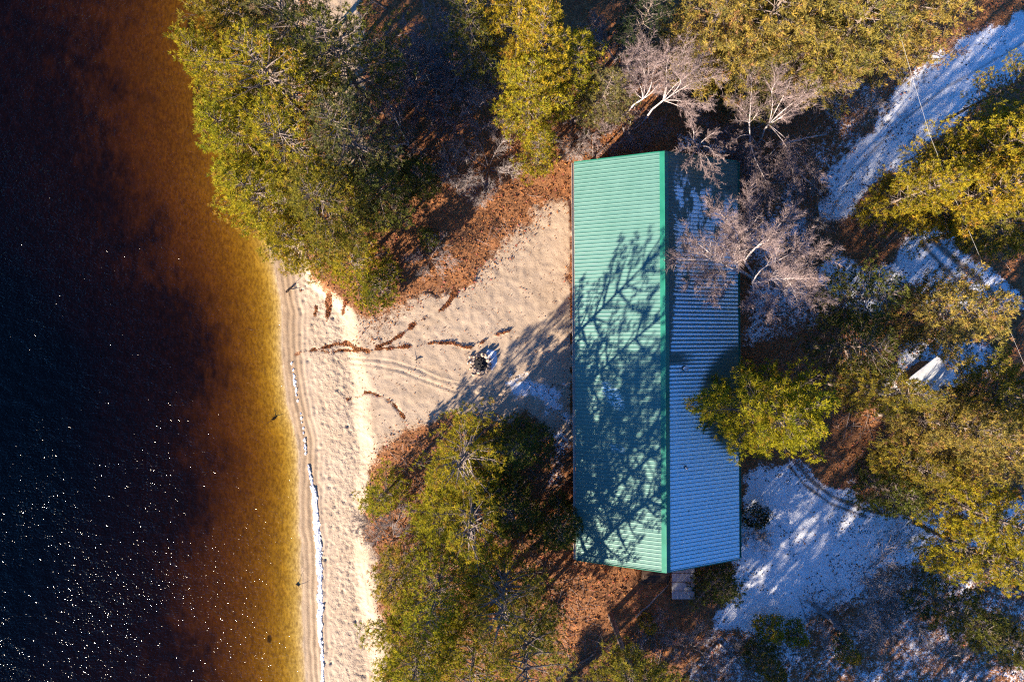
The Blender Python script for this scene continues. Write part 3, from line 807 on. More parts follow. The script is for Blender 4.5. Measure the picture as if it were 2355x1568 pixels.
pine('tan gold pine in the middle of the upper right canopy', 1860, 35, 14, 3.3, 'L', TAN, 0, G2)
pine('tan gold pine right of the middle in the upper right canopy', 1960, 60, 13.5, 3.2, 'L', TAN, 0, G2)
pine('olive tan pine at the right end of the canopy by the snowy track', 2075, 35, 13, 3.0, 'L', TAN, 0, G2)
pine('olive pine on the canopy edge above the long birch stems', 1700, 120, 9, 2.4, 'M', OLIVE, 0, G2)
pine('olive green pine behind the birch clump, under the canopy edge', 1720, 190, 7, 2.2, 'M', SAGE, 0, G2)
pine('tan green pine at the lower canopy edge facing the snowy track', 1900, 125, 9, 2.3, 'M', TAN, 0, G2)
pine('dark pine in the gap between yellow column and tan canopy', 1480, 60, 11, 2.0, 'O', DARK, 0, G2)
G3 = 'pines on the right side'
pine('loose olive pine below the snowy track at the right edge', 2335, 195, 10, 1.7, 'O', OLIVE, 0, G3)
pine('large golden pine at the right edge beneath the snowy track', 2350, 320, 12.5, 2.4, 'L', GOLD, 0, G3)
pine('golden pine with the leftmost crown beside the snowy track', 2115, 452, 10.5, 2.2, 'L', GOLD, 0, G3)
pine('golden pine in the middle of the crowns beside the snowy track', 2255, 345, 12, 2.4, 'L', GOLD, 0, G3)
pine('golden pine in front, lowest of the crowns beside the snowy track', 2235, 460, 12, 2.6, 'L', GOLD, 0, G3)
pine('olive gold pine at the right edge over the rusty leaves', 2340, 505, 12, 2.6, 'L', OLIVE, 0, G3)
pine('round golden pine standing against the frosted roof slope', 1766, 950, 10.4, 3.65, 'R', (0.275, 0.235, 0.020), 0, None)
pine('dark open pine shading the ground right of the big birch', 1985, 690, 9, 2.6, 'O', GREEN, 0, G3)
pine('olive tan pine above the snow dusted shed', 2165, 720, 11.5, 2.7, 'L', TAN, 0, G3)
pine('dull green pine right of the round golden pine, top of it', 1960, 800, 9, 2.5, 'O', GREEN, 0, G3)
pine('olive gold pine left below the snow dusted shed', 2035, 900, 10.5, 2.1, 'L', OLIVE, 0, G3)
pine('olive gold pine directly below the snow dusted shed', 2185, 985, 11, 2.3, 'L', TAN, 0, G3)
pine('gold pine at the right edge level with the round pine', 2325, 905, 12, 2.4, 'L', OLIVE, 0, G3)
pine('olive tan pine over the rusty leaf patch inside the drive bend', 2100, 1075, 7.5, 1.8, 'M', OLIVE, 0, G3)
pine('olive pine at the right edge above the drive mouth', 2300, 1040, 12.5, 2.6, 'L', TAN, 0, G3)
pine('sparse low pine touching the curved wheel ruts', 2060, 1140, 5.5, 1.9, 'S', GREEN, 0, G3)
pine('yellow pine at the right edge below the drive', 2300, 1200, 12, 2.5, 'L', LIME, 0, G3)
pine('yellow olive pine lowest on the right edge below the drive', 2270, 1275, 10.5, 2.2, 'M', GOLD, 0, G3)
G4 = 'pines between the beach and the cabin'
pine('tall thin limbed pine nearest the fire pit, its shadow across the roof', 1062, 1050, 10.3, 2.9, 'B', LIME, 0, G4)
pine('dense green gold pine just below the fire pit', 1075, 1085, 5.4, 2.7, 'S', LIME, 0, G4)
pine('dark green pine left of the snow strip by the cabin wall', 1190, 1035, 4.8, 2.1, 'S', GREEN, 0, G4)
pine('small yellow green pine poking out over the upper beach edge', 880, 1145, 4.5, 1.5, 'S', LIME, 0, G4)
pine('broad yellow green pine in the middle of the lower left wood', 1020, 1195, 5.8, 2.7, 'M', LIME, 0, G4)
pine('tall open limbed pine in the middle of the lower left wood', 1085, 1195, 10.5, 2.8, 'B', LIME, 0, G4)
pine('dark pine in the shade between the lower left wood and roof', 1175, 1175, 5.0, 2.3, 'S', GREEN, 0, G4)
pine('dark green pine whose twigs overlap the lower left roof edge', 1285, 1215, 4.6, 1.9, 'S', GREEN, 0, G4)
pine('light olive pine fringing the beach below the grey twigs', 905, 1345, 6, 1.9, 'S', OLIVE, 0, G4)
pine('olive pine behind the one fringing the beach below the twigs', 1005, 1370, 10.5, 2.8, 'O', LIME, 0, G4)
pine('tall open pine right of centre in the lowest wood', 1150, 1370, 11, 2.8, 'B', OLIVE, 0, G4)
pine('dense dull green pine under the tall open one in the lowest wood', 1125, 1345, 5.2, 2.4, 'S', LIME, 0, G4)
pine('yellow green pine at the bottom edge nearest the beach', 965, 1500, 13.0, 2.8, 'L', LIME, 0, G4)
pine('yellow olive pine at the bottom edge, second from the beach', 1085, 1530, 13.5, 2.9, 'O', LIME, 0, G4)
pine('tall open pine at the bottom edge left of the leafy slope', 1215, 1500, 12, 2.6, 'B', OLIVE, 0, G4)
pine('dark green pine at the bottom edge left of the leafy slope', 1215, 1440, 5.0, 2.1, 'S', GREEN, 0, G4)
G5 = 'undergrowth by the drive'
pine('dense dark green evergreen at the lower right cabin corner', 1655, 1345, 3.6, 1.55, 'S', (0.055, 0.075, 0.02), 0, None, 'evergreen_shrub', 'evergreen shrub')
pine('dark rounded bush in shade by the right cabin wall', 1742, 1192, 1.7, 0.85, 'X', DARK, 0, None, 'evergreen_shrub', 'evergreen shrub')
pine('pale yellow green bush left of the two below the snowy yard', 1775, 1450, 2.2, 0.9, 'X', LIME, 0, G5, 'evergreen_shrub', 'evergreen shrub')
pine('pale yellow green bush right of the two below the snowy yard', 1838, 1462, 1.9, 0.75, 'X', LIME, 0, G5, 'evergreen_shrub', 'evergreen shrub')
pine('yellow green sapling at the bottom edge beside the tall bare trunk', 1452, 1545, 3.4, 1.2, 'S', LIME, 0, None)
pine('dim green sapling among the brush below the pale bushes', 1770, 1535, 4.0, 1.3, 'S', GREEN, 0, G5)
pine('dark green pine in the lower right corner, left of two', 2215, 1420, 7, 1.7, 'S', GREEN, 0, G5)
pine('green pine in the lower right corner at the very edge', 2330, 1490, 7.5, 1.8, 'M', GREEN, 0, G5)
pine('small olive sapling on the leaf slope below the cabin steps', 1490, 1440, 1.6, 0.6, 'X', OLIVE, 0, G5)
pine('olive bush beside the fallen brush at lower right', 1955, 1500, 2.2, 0.8, 'X', OLIVE, 0, G5, 'evergreen_shrub', 'evergreen shrub')
tp_ = pine('tall pine with straight bare trunk leaning to the bottom edge', 1410, 1432, 13, 2.6, 'T', OLIVE, 0, None, zf=0.10)

for (bx, by, h, r) in ((-1.0, -25.5, 10, 2.6), (3.0, -26.5, 11, 2.6), (6.5, -25.0, 10, 2.5), (10.0, -25.5, 9, 2.4), (0.5, -29.0, 12, 2.8), (6.0, -30.5, 12, 2.8), (11.0, -31.5, 12, 2.8), (14.5, -26.0, 8, 2.2), (-3.5, -29.5, 12, 2.6), (1.5, -32.5, 13, 2.4), (4.5, -28.5, 11, 2.3), (8.5, -31.0, 12, 2.4), (12.5, -28.5, 10, 2.2), (16.5, -30.5, 12, 2.5), (21.0, -28.0, 10, 2.2), (7.0, -36.5, 14, 2.6)):
    q = Vector((bx, by, 0)) / MPX
    pine('pine just beyond the bottom edge whose shadow streaks the snowy yard', q.x + 1177, 784 - q.y, h, r, 'B' if trng.random() < .55 else 'M', OLIVE, 0, 'pines beyond the bottom edge', zf=0)

# ------------------------------------------------------------------ bare trees and shrubs
def bare_proto(seed, H, stems, spread, up, levels=3, twig=1.0, rbase=0.07, bark='birch_bark', tw='birch_twig', leaves=0, droop=0.0, kids=4, targets=None):
    rs = np.random.RandomState(seed)
    thick, thin, lf = [], [], []
    def grow(p, d, L, r, lev):
        n = 5 if lev < levels else 3
        step = L / n
        for i in range(n):
            d = d + rs.uniform(-0.22, 0.22, 3) + np.array([0, 0, (up if lev < 2 else up * 0.4) * 0.25 - droop * 0.16])
            d = d / np.linalg.norm(d)
            q = p + d * step
            ra, rb = r * (1 - 0.65 * i / n), r * (1 - 0.65 * (i + 1) / n)
            (thick if r > 0.013 else thin).append([*p, *q, ra, rb])
            p = q
            if lev < levels and (i > 0 or lev > 0):
                for c in range(kids if lev == levels - 1 else (2 if rs.rand() < 0.75 else 1)):
                    s_ = rs.randn(3); s_ -= d * np.dot(s_, d); s_ /= np.linalg.norm(s_)
                    a = rs.uniform(0.45, 0.95)
                    cd = d * math.cos(a) + s_ * math.sin(a)
                    cl = (L * (0.62 if lev < levels - 1 else 0.5) * rs.uniform(0.6, 1.0) * (1 - 0.45 * i / n))
                    if lev == levels - 1: cl = min(cl, 0.9) * twig
                    grow(p, cd, cl, max(rb * 0.6, 0.0055) if lev < levels - 1 else 0.0075, lev + 1)
            elif leaves and rs.rand() < leaves:
                lf.append(p)
    for (fork, tip, r0) in (targets or []):
        fork = np.array(fork, float); tip = np.array(tip, float)
        n = 8; Lt = np.linalg.norm(tip - fork); prev = fork
        w1, w2 = rs.uniform(-.16, .16, 3) * Lt * 0.4, rs.uniform(-.1, .1, 3) * Lt * 0.4
        for i in range(n):
            q = (i + 1) / n
            cur = fork + (tip - fork) * q + w1 * math.sin(q * 3.14) + w2 * math.sin(q * 6.28) + np.array([0, 0, Lt * 0.10 * math.sin(q * 3.14)])
            ra, rb = r0 * (1 - .8 * i / n), r0 * (1 - .8 * q)
            thick.append([*prev, *cur, ra, rb])
            d = (cur - prev) / np.linalg.norm(cur - prev)
            if i > 1 or (i > 0 and rs.rand() < .5):
                for c in range(3 if rs.rand() < .7 else 4):
                    s_ = rs.randn(3); s_ -= d * np.dot(s_, d); s_ /= np.linalg.norm(s_)
                    a = rs.uniform(0.4, 0.8)
                    grow(cur, d * math.cos(a) + s_ * math.sin(a), Lt * rs.uniform(.26, .46) * (1.1 - .5 * q), max(rb * .55, .011), levels - 1)
            prev = cur
    for k in range(stems):
        a = k * 6.283 / stems + rs.uniform(-0.5, 0.5)
        d = np.array([math.cos(a) * spread, math.sin(a) * spread, 1.0]) * 1.0
        if stems == 1: d = np.array([rs.uniform(-.1, .1), rs.uniform(-.1, .1), 1.0])
        d /= np.linalg.norm(d)
        grow(np.array([0.0, 0.0, -0.15]), d, H * rs.uniform(0.75, 1.0), rbase * rs.uniform(0.8, 1.1), 0)
    out = {'H': H}
    if thick:
        v, f = tubes(thick, 5); out['limbs'] = mesh('limbs', v, f, M[bark], True)
    v, f = tubes(thin, 3); out['twigs'] = mesh('twigs', v, f, M[tw], True)
    if lf:
        lf = np.array(lf); N = len(lf)
        a = rs.randn(N, 3); a /= np.linalg.norm(a, axis=1, keepdims=True)
        b = np.cross(a, rs.randn(N, 3)); b /= np.linalg.norm(b, axis=1, keepdims=True)
        v = np.stack([lf, lf + a * 0.05 + b * 0.03, lf + a * 0.11, lf + a * 0.05 - b * 0.03], 1).reshape(-1, 3)
        out['leaves'] = mesh('leaves', v, np.arange(N * 4).reshape(-1, 4), M['dry_leaf'], False, {'tint': np.repeat(rs.rand(N), 4), 'dead': np.zeros(N * 4)})
    return out
BARE = {
    'birch_fan': bare_proto(102, 5.0, 2, 0.35, 0.4, 3, 1.0, 0.085, kids=5),
    'haze': bare_proto(104, 3.4, 7, 0.8, 0.15, 3, 1.0, 0.03, kids=4),
    'shrub': bare_proto(105, 1.9, 9, 0.9, 0.1, 2, 1.2, 0.02, 'grey_twig', 'grey_twig', kids=5),
    'shrub2': bare_proto(106, 2.4, 8, 1.1, 0.0, 2, 1.1, 0.022, 'grey_twig', 'grey_twig', kids=5),
    'brush': bare_proto(107, 4.4, 12, 1.3, 0.0, 2, 1.6, 0.035, 'grey_twig', 'grey_twig', droop=0.2, kids=4),
    'beech': bare_proto(108, 3.6, 3, 0.6, 0.2, 3, 1.0, 0.04, 'grey_twig', 'grey_twig', leaves=0.30, kids=5),
}
PART = {'limbs': 'limbs', 'twigs': 'twigs', 'leaves': 'leaves'}
def bare(label, kind, px, py, zc, s, name='bare_shrub', cat='bare shrub', group=None, lean=None, color=None):
    pr = BARE[kind]
    w = P(px, py, zc)
    if lean: w = w - Vector((lean[0], lean[1], 0))
    z0 = gz(w.x, w.y)
    root = empty(name, (w.x, w.y, z0))
    ang = trng.uniform(0, 6.28)
    if lean:
        v = Vector((lean[0], lean[1], max(zc, 0.5))).normalized()
        root.rotation_mode = 'QUATERNION'
        root.rotation_quaternion = Vector((0, 0, 1)).rotation_difference(v) @ Matrix.Rotation(ang, 3, 'Z').to_quaternion()
    else:
        root.rotation_euler = (0, 0, ang)
    root.scale = (s, s, s)
    tag(root, label, cat, group)
    for nm in ('limbs', 'twigs', 'leaves'):
        if nm in pr:
            o = link(nm, pr[nm], root)
            o['kind'] = 'stuff'
            if nm == 'leaves': o.color = (*(color or (0.30, 0.16, 0.12)), 1)
    return root
def crafted(label, seed, base, hubs, targets, name='birch_tree', cat='birch tree', twig=1.0, kids=5):
    """base (px, py); hubs [(px, py, z, radius)]; targets [(hub index, px, py, z)]"""
    b = P(*base, 0.0); b.z = gz(b.x, b.y)
    tg = []; hp = []
    for (hx, hy, hz, hr) in hubs:
        w = P(hx, hy, hz) - b; hp.append((w, hr)); tg.append((Vector((0, 0, -0.2)), w, hr * 1.25, True))
    L = [((0, 0, -0.2), tuple(w), hr * 0.95) for (w, hr) in hp]
    trunk = []
    for (p0, p1, r) in L:
        a, c = Vector(p0), Vector(p1); m1 = a.lerp(c, .33) + Vector((.06, -.05, .15)); m2 = a.lerp(c, .7) + Vector((-.05, .05, .12))
        for u, v, ru, rv in ((a, m1, r, r * .93), (m1, m2, r * .93, r * .86), (m2, c, r * .86, r * .78)): trunk.append([*u, *v, ru, rv])
    tl = [(tuple(hp[h][0]), tuple(P(px, py, z) - b), hp[h][1] * (0.40 if k % 3 else 0.55)) for k, (h, px, py, z) in enumerate(targets)]
    pr = bare_proto(seed, 3.0, 0, 0, 0.15, 3, twig, 0.05, kids=kids, targets=tl)
    root = empty(name, b); tag(root, label, cat)
    v, f = tubes(trunk, 7); link('trunk', mesh('trunk', v, f, M['birch_bark'], True), root)
    for nm in ('limbs', 'twigs'): link(nm, pr[nm], root)['kind'] = 'stuff'
    return root
crafted('big white limbed leafless birch spreading over the frosted roof', 101, (1735, 640), [(1697, 622, 3.6, .10), (1730, 650, 3.6, .10), (1712, 600, 4.6, .08)],
        [(2, 1722, 455, 7), (2, 1815, 490, 7), (2, 1640, 480, 6.5), (2, 1680, 520, 7.5), (2, 1770, 540, 8), (0, 1556, 598, 5.2), (0, 1590, 550, 5.8), (0, 1585, 650, 5.0), (0, 1640, 690, 4.8), (0, 1660, 570, 7),
         (1, 1885, 690, 5.5), (1, 1895, 585, 6.2), (1, 1860, 640, 6.5), (1, 1840, 560, 7), (1, 1780, 728, 4.8), (1, 1720, 700, 4.8), (1, 1800, 620, 7.5)], kids=9)
crafted('leafless birch left of the two small ones above the roof', 102, (1420, 275), [(1478, 228, 4.5, .05)],
        [(0, 1440, 150, 7), (0, 1462, 120, 7.5), (0, 1490, 110, 8), (0, 1520, 135, 7.5), (0, 1445, 200, 6), (0, 1530, 190, 6.5)])
crafted('leafless birch right of the two small ones above the roof', 103, (1455, 300), [(1524, 232, 4.5, .055)],
        [(0, 1540, 120, 7.5), (0, 1575, 105, 8), (0, 1615, 130, 7.5), (0, 1640, 180, 7), (0, 1625, 235, 6), (0, 1590, 270, 5.5), (0, 1560, 180, 8)])
crafted('clump of long arching white birch stems above the roof corner', 104, (1738, 335), [(1724, 312, 2.6, .06), (1767, 287, 3.2, .06)],
        [(0, 1726, 173, 6), (1, 1824, 130, 6.5), (1, 1932, 190, 5.6), (1, 1863, 196, 6.2), (1, 1831, 256, 4.2), (0, 1727, 395, 2.4), (0, 1766, 465, 2.0), (1, 1827, 424, 2.6), (1, 1870, 402, 2.6), (0, 1685, 235, 5.2), (0, 1665, 330, 3.4), (1, 1790, 180, 7)])
crafted('small pale leafless tree touching the upper right roof corner', 105, (1610, 330), [(1604, 338, 3.6, .06)],
        [(0, 1588, 290, 5), (0, 1558, 345, 4.8), (0, 1642, 305, 5), (0, 1658, 360, 4.8), (0, 1622, 398, 4.6), (0, 1645, 412, 4.4), (0, 1575, 378, 4.6)], twig=0.8, kids=3)
bare('hazy leafless tree between the birch clump and the big birch', 'haze', 1770, 385, 3.0, 1.0, 'bare_tree', 'bare tree')
bare('hazy grey leafless tree under the left side of the birch clump', 'haze', 1700, 290, 3.5, 0.95, 'bare_tree', 'bare tree')
bare('dark brambly shrub just above the upper roof edge', 'haze', 1450, 300, 2.0, 0.85, 'bare_shrub', 'bare shrub')
bare('hazy grey shrub between the young pine and roof edge', 'haze', 1385, 270, 2.0, 0.7, 'bare_shrub', 'bare shrub')
bare('copper leaved small tree in the shade above the orange bank', 'beech', 1010, 240, 3.0, 1.05, 'beech_tree', 'beech tree', color=(0.26, 0.13, 0.11))
bare('copper leaved small tree at the right end of the tan canopy', 'beech', 2125, 95, 3.0, 0.8, 'beech_tree', 'beech tree', color=(0.26, 0.14, 0.10))
bare('pale branched leafless tree beside the open dark limbed pine', 'birch_fan', 865, 260, 4.0, 0.8, 'bare_tree', 'bare tree', lean=(-1.2, 0.6))
bare('grey leafless tree in the dark gap left of the yellow column', 'haze', 985, 140, 4.0, 1.0, 'bare_tree', 'bare tree')
bare('grey leafless tree touching the top edge left of the yellow column', 'haze', 1010, 50, 6.0, 1.25, 'bare_tree', 'bare tree')
bare('brown leafless tree right of the shore pines near the top edge', 'haze', 915, 90, 6.0, 1.2, 'bare_tree', 'bare tree')
bare('brown leafless tree above the copper leaved one', 'haze', 1080, 160, 4.5, 1.1, 'bare_tree', 'bare tree')
bare('mauve leafless tree between yellow column and the small birches', 'haze', 1400, 120, 5.0, 1.1, 'bare_tree', 'bare tree')
bare('grey leafless tree at the foot of the yellow column', 'haze', 1165, 235, 3.0, 0.9, 'bare_tree', 'bare tree')
bare('bare tree cut by the top edge right of the yellow column', 'birch_fan', 1450, 30, 6.0, 0.9, 'bare_tree', 'bare tree')
GS = 'grey bare shrubs'
bare('wide grey thicket on the leaf bank below the yellow column', 'shrub2', 1120, 370, 1.5, 1.1, group=GS)
bare('grey thicket left of the wide one on the leaf bank', 'shrub', 1045, 390, 1.5, 1.0, group=GS)
bare('small dark grey shrub at the tip of the tree shadow on the bank', 'shrub', 1110, 440, 1.0, 0.7, group=GS)
bare('grey shrub on the orange bank near the bright low evergreen', 'shrub2', 985, 590, 1.0, 0.75, group=GS)
bare('grey shrub between the pines left of the copper leaved tree', 'shrub2', 905, 330, 2.0, 0.9, group=GS)
bare('pale grass like shrub right of the slim young pine', 'shrub', 1330, 330, 1.0, 0.8, group=GS)
bare('grey twigs spilling over the beach edge below the small pine', 'shrub2', 895, 1250, 1.2, 1.15, group=GS)
bare('thin grey twigs leaning onto the upper beach sand', 'shrub', 850, 1205, 0.8, 0.8, group=GS)
bare('grey twig mass inside the lower left wood by the dark limb', 'shrub2', 975, 1290, 2.0, 1.0, group=GS)
bare('grey shrub at the bottom edge beside the beach', 'shrub', 925, 1545, 1.5, 0.9, group=GS)
bare('reddish grey brush on the leaf slope right of the tall trunk', 'shrub2', 1510, 1470, 1.0, 0.8, group=GS)
bare('grey brush at the bottom edge below the grey landing', 'shrub2', 1600, 1510, 1.2, 0.95, group=GS)
bare('grey brush at the bottom edge below the pale bushes', 'shrub2', 1700, 1530, 1.2, 0.9, group=GS)
bare('grey brush between pale bushes and the fallen brush', 'shrub2', 1905, 1420, 1.0, 0.8, group=GS)
bare('huge grey fan of dead brush right of the snowy yard', 'brush', 2085, 1365, 2.0, 1.0, 'brush_pile', 'brush pile', lean=(1.3, -0.5))
bare('second grey fan of dead brush, lower of the two by the yard', 'brush', 2050, 1430, 1.2, 0.62, 'brush_pile', 'brush pile', lean=(0.8, -0.5))
bare('grey brush in the lower right corner on patchy snow', 'shrub2', 2200, 1530, 1.2, 1.0, group=GS)
bare('grey scrub on the shaded ground along the right cabin wall', 'shrub', 1735, 1240, 0.6, 0.7, group=GS)
bare('low brush on the track verge right of the hazy trees', 'shrub2', 1870, 470, 0.8, 0.9, group=GS)
bare('low brush on the verge under the tan canopy', 'shrub2', 1940, 230, 0.8, 0.9, group=GS)

# ------------------------------------------------------------------ fire pit
def rock(seed, sx, sy, sz):
    r_ = random.Random(seed); bm = bmesh.new()
    for i in range(16):
        v = Vector((r_.gauss(0, 1), r_.gauss(0, 1), r_.gauss(0, 1))).normalized()
        bm.verts.new((v.x * sx * r_.uniform(.85, 1), v.y * sy * r_.uniform(.85, 1), v.z * sz * r_.uniform(.85, 1)))
    res = bmesh.ops.convex_hull(bm, input=bm.verts)
    bmesh.ops.delete(bm, geom=[g for g in res['geom_interior'] if isinstance(g, bmesh.types.BMVert)], context='VERTS')
    me = bpy.data.meshes.new('stone'); bm.to_mesh(me); bm.free(); me.materials.append(M['stone']); return me
fp = P(1106, 836, 0.1); fz = gz(fp.x, fp.y)
pit = empty('fire_pit', (fp.x, fp.y, fz))
tag(pit, 'round fire pit of piled beige stones on the sand', 'fire pit')
r_ = random.Random(8)
rocks = [rock(200 + i, r_.uniform(.11, .19), r_.uniform(.09, .14), r_.uniform(.08, .12)) for i in range(7)]
for ring, (n, rad, zz) in enumerate(((13, 0.60, 0.06), (11, 0.50, 0.20), (5, 0.78, 0.04))):
    for i in range(n):
        a = 6.283 * i / n + ring * 0.3 + r_.uniform(-.12, .12)
        if ring == 2: a = 2.6 + 0.5 * i
        rr = rad * r_.uniform(.92, 1.08)
        link('stone', rocks[r_.randrange(7)], pit, (math.cos(a) * rr, math.sin(a) * rr, zz + r_.uniform(-.02, .03)), (r_.uniform(-.3, .3), r_.uniform(-.3, .3), a + 1.57 + r_.uniform(-.4, .4)))
v = [(0, 0, 0.07)] + [(0.42 * math.cos(i * .5236), 0.42 * math.sin(i * .5236), 0.03 + 0.02 * (i % 2)) for i in range(12)]
MB().add(v, [(0, 1 + i, 1 + (i + 1) % 12) for i in range(12)]).build('ash_bed', M['charcoal'], pit)
for i in range(5):
    a = r_.uniform(0, 3.1); 
    MB().tube((-.3 * math.cos(a), -.3 * math.sin(a), .07), (.32 * math.cos(a), .32 * math.sin(a), .16), .03, .02, 6).build('charred_log', M['charcoal'], pit)

# ------------------------------------------------------------------ logs, driftwood, cable
def log(label, a, b, r, z=0.0, mat='grey_twig', name='fallen_log', cat='log', stubs=2, seed=0):
    q = random.Random(seed)
    A, B = P(*a, z), P(*b, z)
    A.z = gz(A.x, A.y) + r * 0.8; B.z = gz(B.x, B.y) + r * 0.8
    n = 5; c = (A + B) / 2; c.z = min(A.z, B.z) - r * 0.8
    root = empty(name, c); tag(root, label, cat)
    seg = []; pts = [A.lerp(B, i / n) + Vector((q.uniform(-.05, .05), q.uniform(-.05, .05), q.uniform(0, .03))) - c for i in range(n + 1)]
    for i in range(n): seg.append([*pts[i], *pts[i + 1], r * (1 - .5 * i / n), r * (1 - .5 * (i + 1) / n)])
    v, f = tubes(seg, 7); link('trunk', mesh('log', v, f, M[mat], True), root)
    for k in range(stubs):
        p = pts[1 + k % (n - 1)]
        e = p + Vector((q.uniform(-.6, .6), q.uniform(-.6, .6), q.uniform(.05, .35)))
        v, f = tubes([[*p, *e, r * .35, r * .12]], 5); link('branch', mesh('stub', v, f, M[mat], True), root)
    return root
log('pale fallen log in the broken snow below the yard', (1868, 1387), (1957, 1470), 0.14, stubs=4, seed=1)
log('grey fallen pole on the leaf slope below the steps', (1460, 1420), (1535, 1345), 0.06, stubs=1, seed=2)
log('brown fallen trunk in the orange leaves at the bottom edge', (1280, 1560), (1365, 1500), 0.12, mat='pine_bark', stubs=2, seed=3)
log('thin fallen stem lying across patchy snow near the bottom edge', (1650, 1470), (1740, 1560), 0.06, stubs=2, seed=4)
log('long pale fallen birch stem pointing from the birches to the track', (1790, 335), (1900, 308), 0.06, mat='birch_bark', stubs=2, seed=5)
log('slim pale fallen stem on the verge beside the hazy trees', (1800, 370), (1880, 440), 0.05, mat='birch_bark', stubs=2, seed=6)
log('dark stick lying on the upper beach by the beach edge pines', (830, 1155), (838, 1146), 0.03, mat='dark_wood', name='driftwood', cat='driftwood', stubs=1, seed=7)
log('dark twiggy driftwood stranded at the water line', (622, 966), (634, 958), 0.05, -0.9, 'dark_wood', 'driftwood', 'driftwood', 4, 8)
log('small dark driftwood at the water line near the lower ice strip', (680, 1342), (687, 1347), 0.05, -0.9, 'dark_wood', 'driftwood', 'driftwood', 2, 9)
log('dark weathered driftwood on the sand at the head of the beach', (655, 672), (668, 658), 0.06, -0.6, 'dark_wood', 'driftwood', 'driftwood', 3, 10)
log('short grey stick on the open sand above the leaf trail', (955, 828), (968, 822), 0.03, 0, 'dark_wood', 'driftwood', 'driftwood', 1, 12)

pts = [P(a * 2354 / 2500, b * 2354 / 2500, z) for a, b, z in ((2190, 60, 9.8), (2228, 191, 8.6), (2270, 330, 7.9), (2325, 470, 7.7), (2385, 610, 7.8), (2450, 770, 8.3), (2530, 960, 9.4))]
seg = [[*pts[i], *pts[i + 1], 0.006, 0.006] for i in range(len(pts) - 1)]
v, f = tubes(seg, 6)
tag(link('overhead_cable', mesh('overhead_cable', v, f, M['cable_white'], True)), 'thin pale overhead cable strung above the snowy track', 'cable')

# ------------------------------------------------------------------ shore ice
rs = np.random.RandomState(77)
iv, if_ = [], []
line = [(668, 830), (672, 850), (676, 885), (683, 920), (690, 960), (697, 1005), (703, 1050), (712, 1095), (722, 1140), (726, 1200), (731, 1260), (735, 1340), (736, 1400), (734, 1450), (740, 1500), (741, 1560), (744, 1620)]
wid = [2, 2, 3, 1.5, 1.5, 2, 1.5, 2, 5, 6, 5.5, 4.5, 5.5, 4.5, 3, 2.5, 2.5]
dens = [.1, .12, .4, .12, .12, .15, .15, .4, 1, 1, 1, .9, 1, .9, .8, .7, .7]
for k, (a, b) in enumerate(along(line, 900)):
    q = k / 899 * (len(line) - 1)
    cy = np.interp(b, [l[1] for l in line], wid); dn = np.interp(b, [l[1] for l in line], dens)
    if rs.rand() > dn * (0.5 + vnoise(b, 0, 14, 3)): continue
    for m_ in range(3 if cy > 4 else 1):
        w = P(a + rs.randn() * cy * 0.42, b + rs.randn() * 2, -0.7)
        z = gz(w.x, w.y); r = rs.uniform(0.05, 0.13) * (0.75 + cy / 16)
        n = 6; b0 = len(iv); a0 = rs.rand() * 6
        for t_ in range(n):
            rr = r * rs.uniform(0.6, 1.1); iv.append((w.x + rr * math.cos(a0 + t_ * 6.283 / n), w.y + 1.5 * rr * math.sin(a0 + t_ * 6.283 / n), z - 0.01))
        for t_ in range(n):
            p = iv[b0 + t_]; iv.append((w.x + (p[0] - w.x) * .72, w.y + (p[1] - w.y) * .72, z + rs.uniform(.03, .07)))
        if_.append(tuple(range(b0 + n, b0 + 2 * n)))
        for t_ in range(n): if_.append((b0 + t_, b0 + (t_ + 1) % n, b0 + n + (t_ + 1) % n, b0 + n + t_))
tag(link('shore_ice', mesh('shore_ice', iv, if_, M['ice'])), 'broken white strip of ice stranded along the beach', 'ice', kind='stuff')

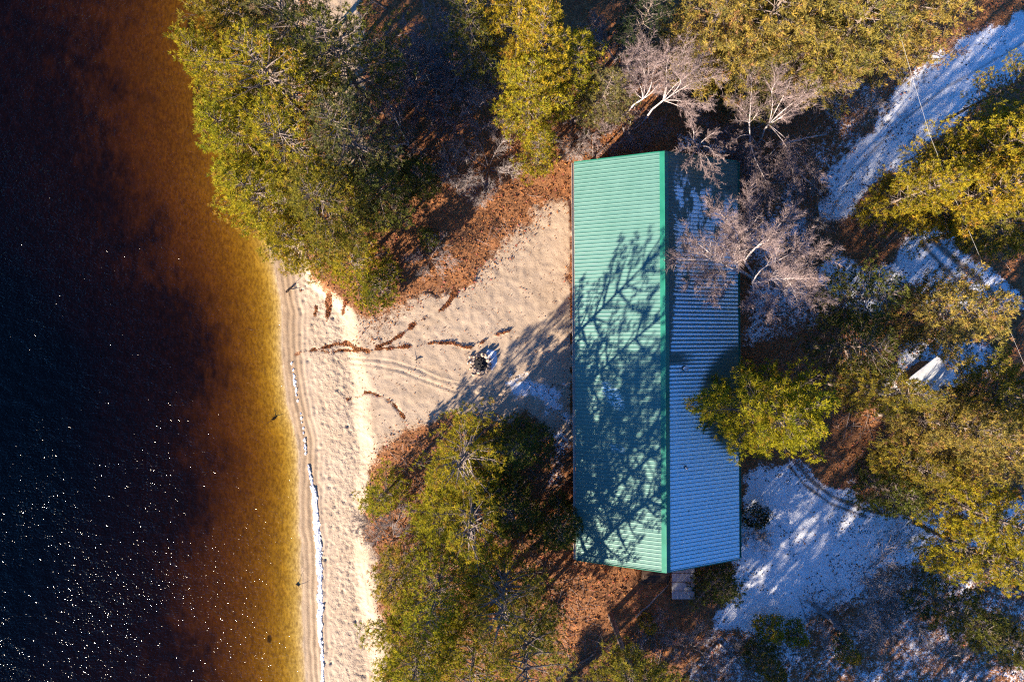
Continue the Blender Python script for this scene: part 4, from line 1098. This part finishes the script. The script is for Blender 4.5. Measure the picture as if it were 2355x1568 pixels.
# ------------------------------------------------------------------ fallen leaves and twigs on the forest floor
def scatter(name, label, n, weight, col, size, seed, mat='dry_leaf', cat='fallen leaves', lift=0.02):
    rs = np.random.RandomState(seed)
    ok = (np.abs(X) < 34) & (np.abs(Y) < 23)
    pw = np.where(ok, weight, 0) * np.gradient(xs)[:, None]
    pw = pw.ravel() / pw.sum()
    ids = rs.choice(len(pw), n, p=pw)
    c = V[ids] + rs.uniform(-.06, .06, (n, 3)) * np.array([1, 1, 0]) + np.array([0, 0, lift])
    a = rs.randn(n, 3) * np.array([1, 1, 0.45]); a /= np.linalg.norm(a, axis=1, keepdims=True)
    b = np.cross(a, np.array([0, 0, 1.0]) + rs.randn(n, 3) * 0.45); b /= np.linalg.norm(b, axis=1, keepdims=True)
    s_ = rs.uniform(0.6, 1.3, (n, 1)) * size
    v = np.stack([c - a * s_, c + b * s_ * 0.55, c + a * s_, c - b * s_ * 0.55], 1).reshape(-1, 3)
    o = link(name, mesh(name, v, np.arange(n * 4).reshape(-1, 4), M[mat], False, {'tint': np.repeat(rs.rand(n), 4), 'dead': np.repeat(rs.rand(n), 4)}))
    o.color = (*col, 1)
    return tag(o, label, cat, kind='stuff')
lit = np.clip(1 - sand, 0, 1) * land * (sand < 0.75) * (SC > 0) * np.clip(1 - snow * 1.1, 0.03, 1)
scatter('leaf_litter', 'orange brown fallen leaves carpeting the wooded ground', 70000, lit, (0.34, 0.150, 0.066), 0.070, 301)
scatter('leaf_drift', 'rust coloured leaves drifted in trails across the sand', 5000, trail * (S > 1.0) + 0.008 * sand * (SC > 0), (0.25, 0.10, 0.045), 0.045, 302)
scatter('leaf_scatter', 'dark fallen leaves specked over the thin snow', 3600, snow * land * (fbm(X, Y, 2.0, 95) > 0.52), (0.07, 0.045, 0.035), 0.06, 303)

def sticks(n, seed):
    rs = np.random.RandomState(seed)
    pw = (lit * (sand < 0.12) * (np.abs(X) < 34) * (np.abs(Y) < 23) * (fbm(X, Y, 3, 90) > 0.5)).ravel(); pw = pw / pw.sum()
    c = V[rs.choice(len(pw), n, p=pw)] + np.array([0, 0, 0.05])
    a = rs.randn(n, 3) * np.array([1, 1, 0.18]); a /= np.linalg.norm(a, axis=1, keepdims=True)
    L = rs.uniform(0.2, 0.8, (n, 1)) * np.where(rs.rand(n, 1) < 0.06, 2.2, 1)
    r_ = rs.uniform(0.006, 0.014, n) * np.where(L[:, 0] > 0.85, 2.4, 1)
    v, f = tubes(np.concatenate([c - a * L, c + a * L, r_[:, None], r_[:, None] * .6], 1), 3)
    return tag(link('fallen_twigs', mesh('fallen_twigs', v, f, M['grey_twig'], True)), 'grey fallen twigs strewn over the leaf litter', 'twigs', kind='stuff')
sticks(3800, 401)
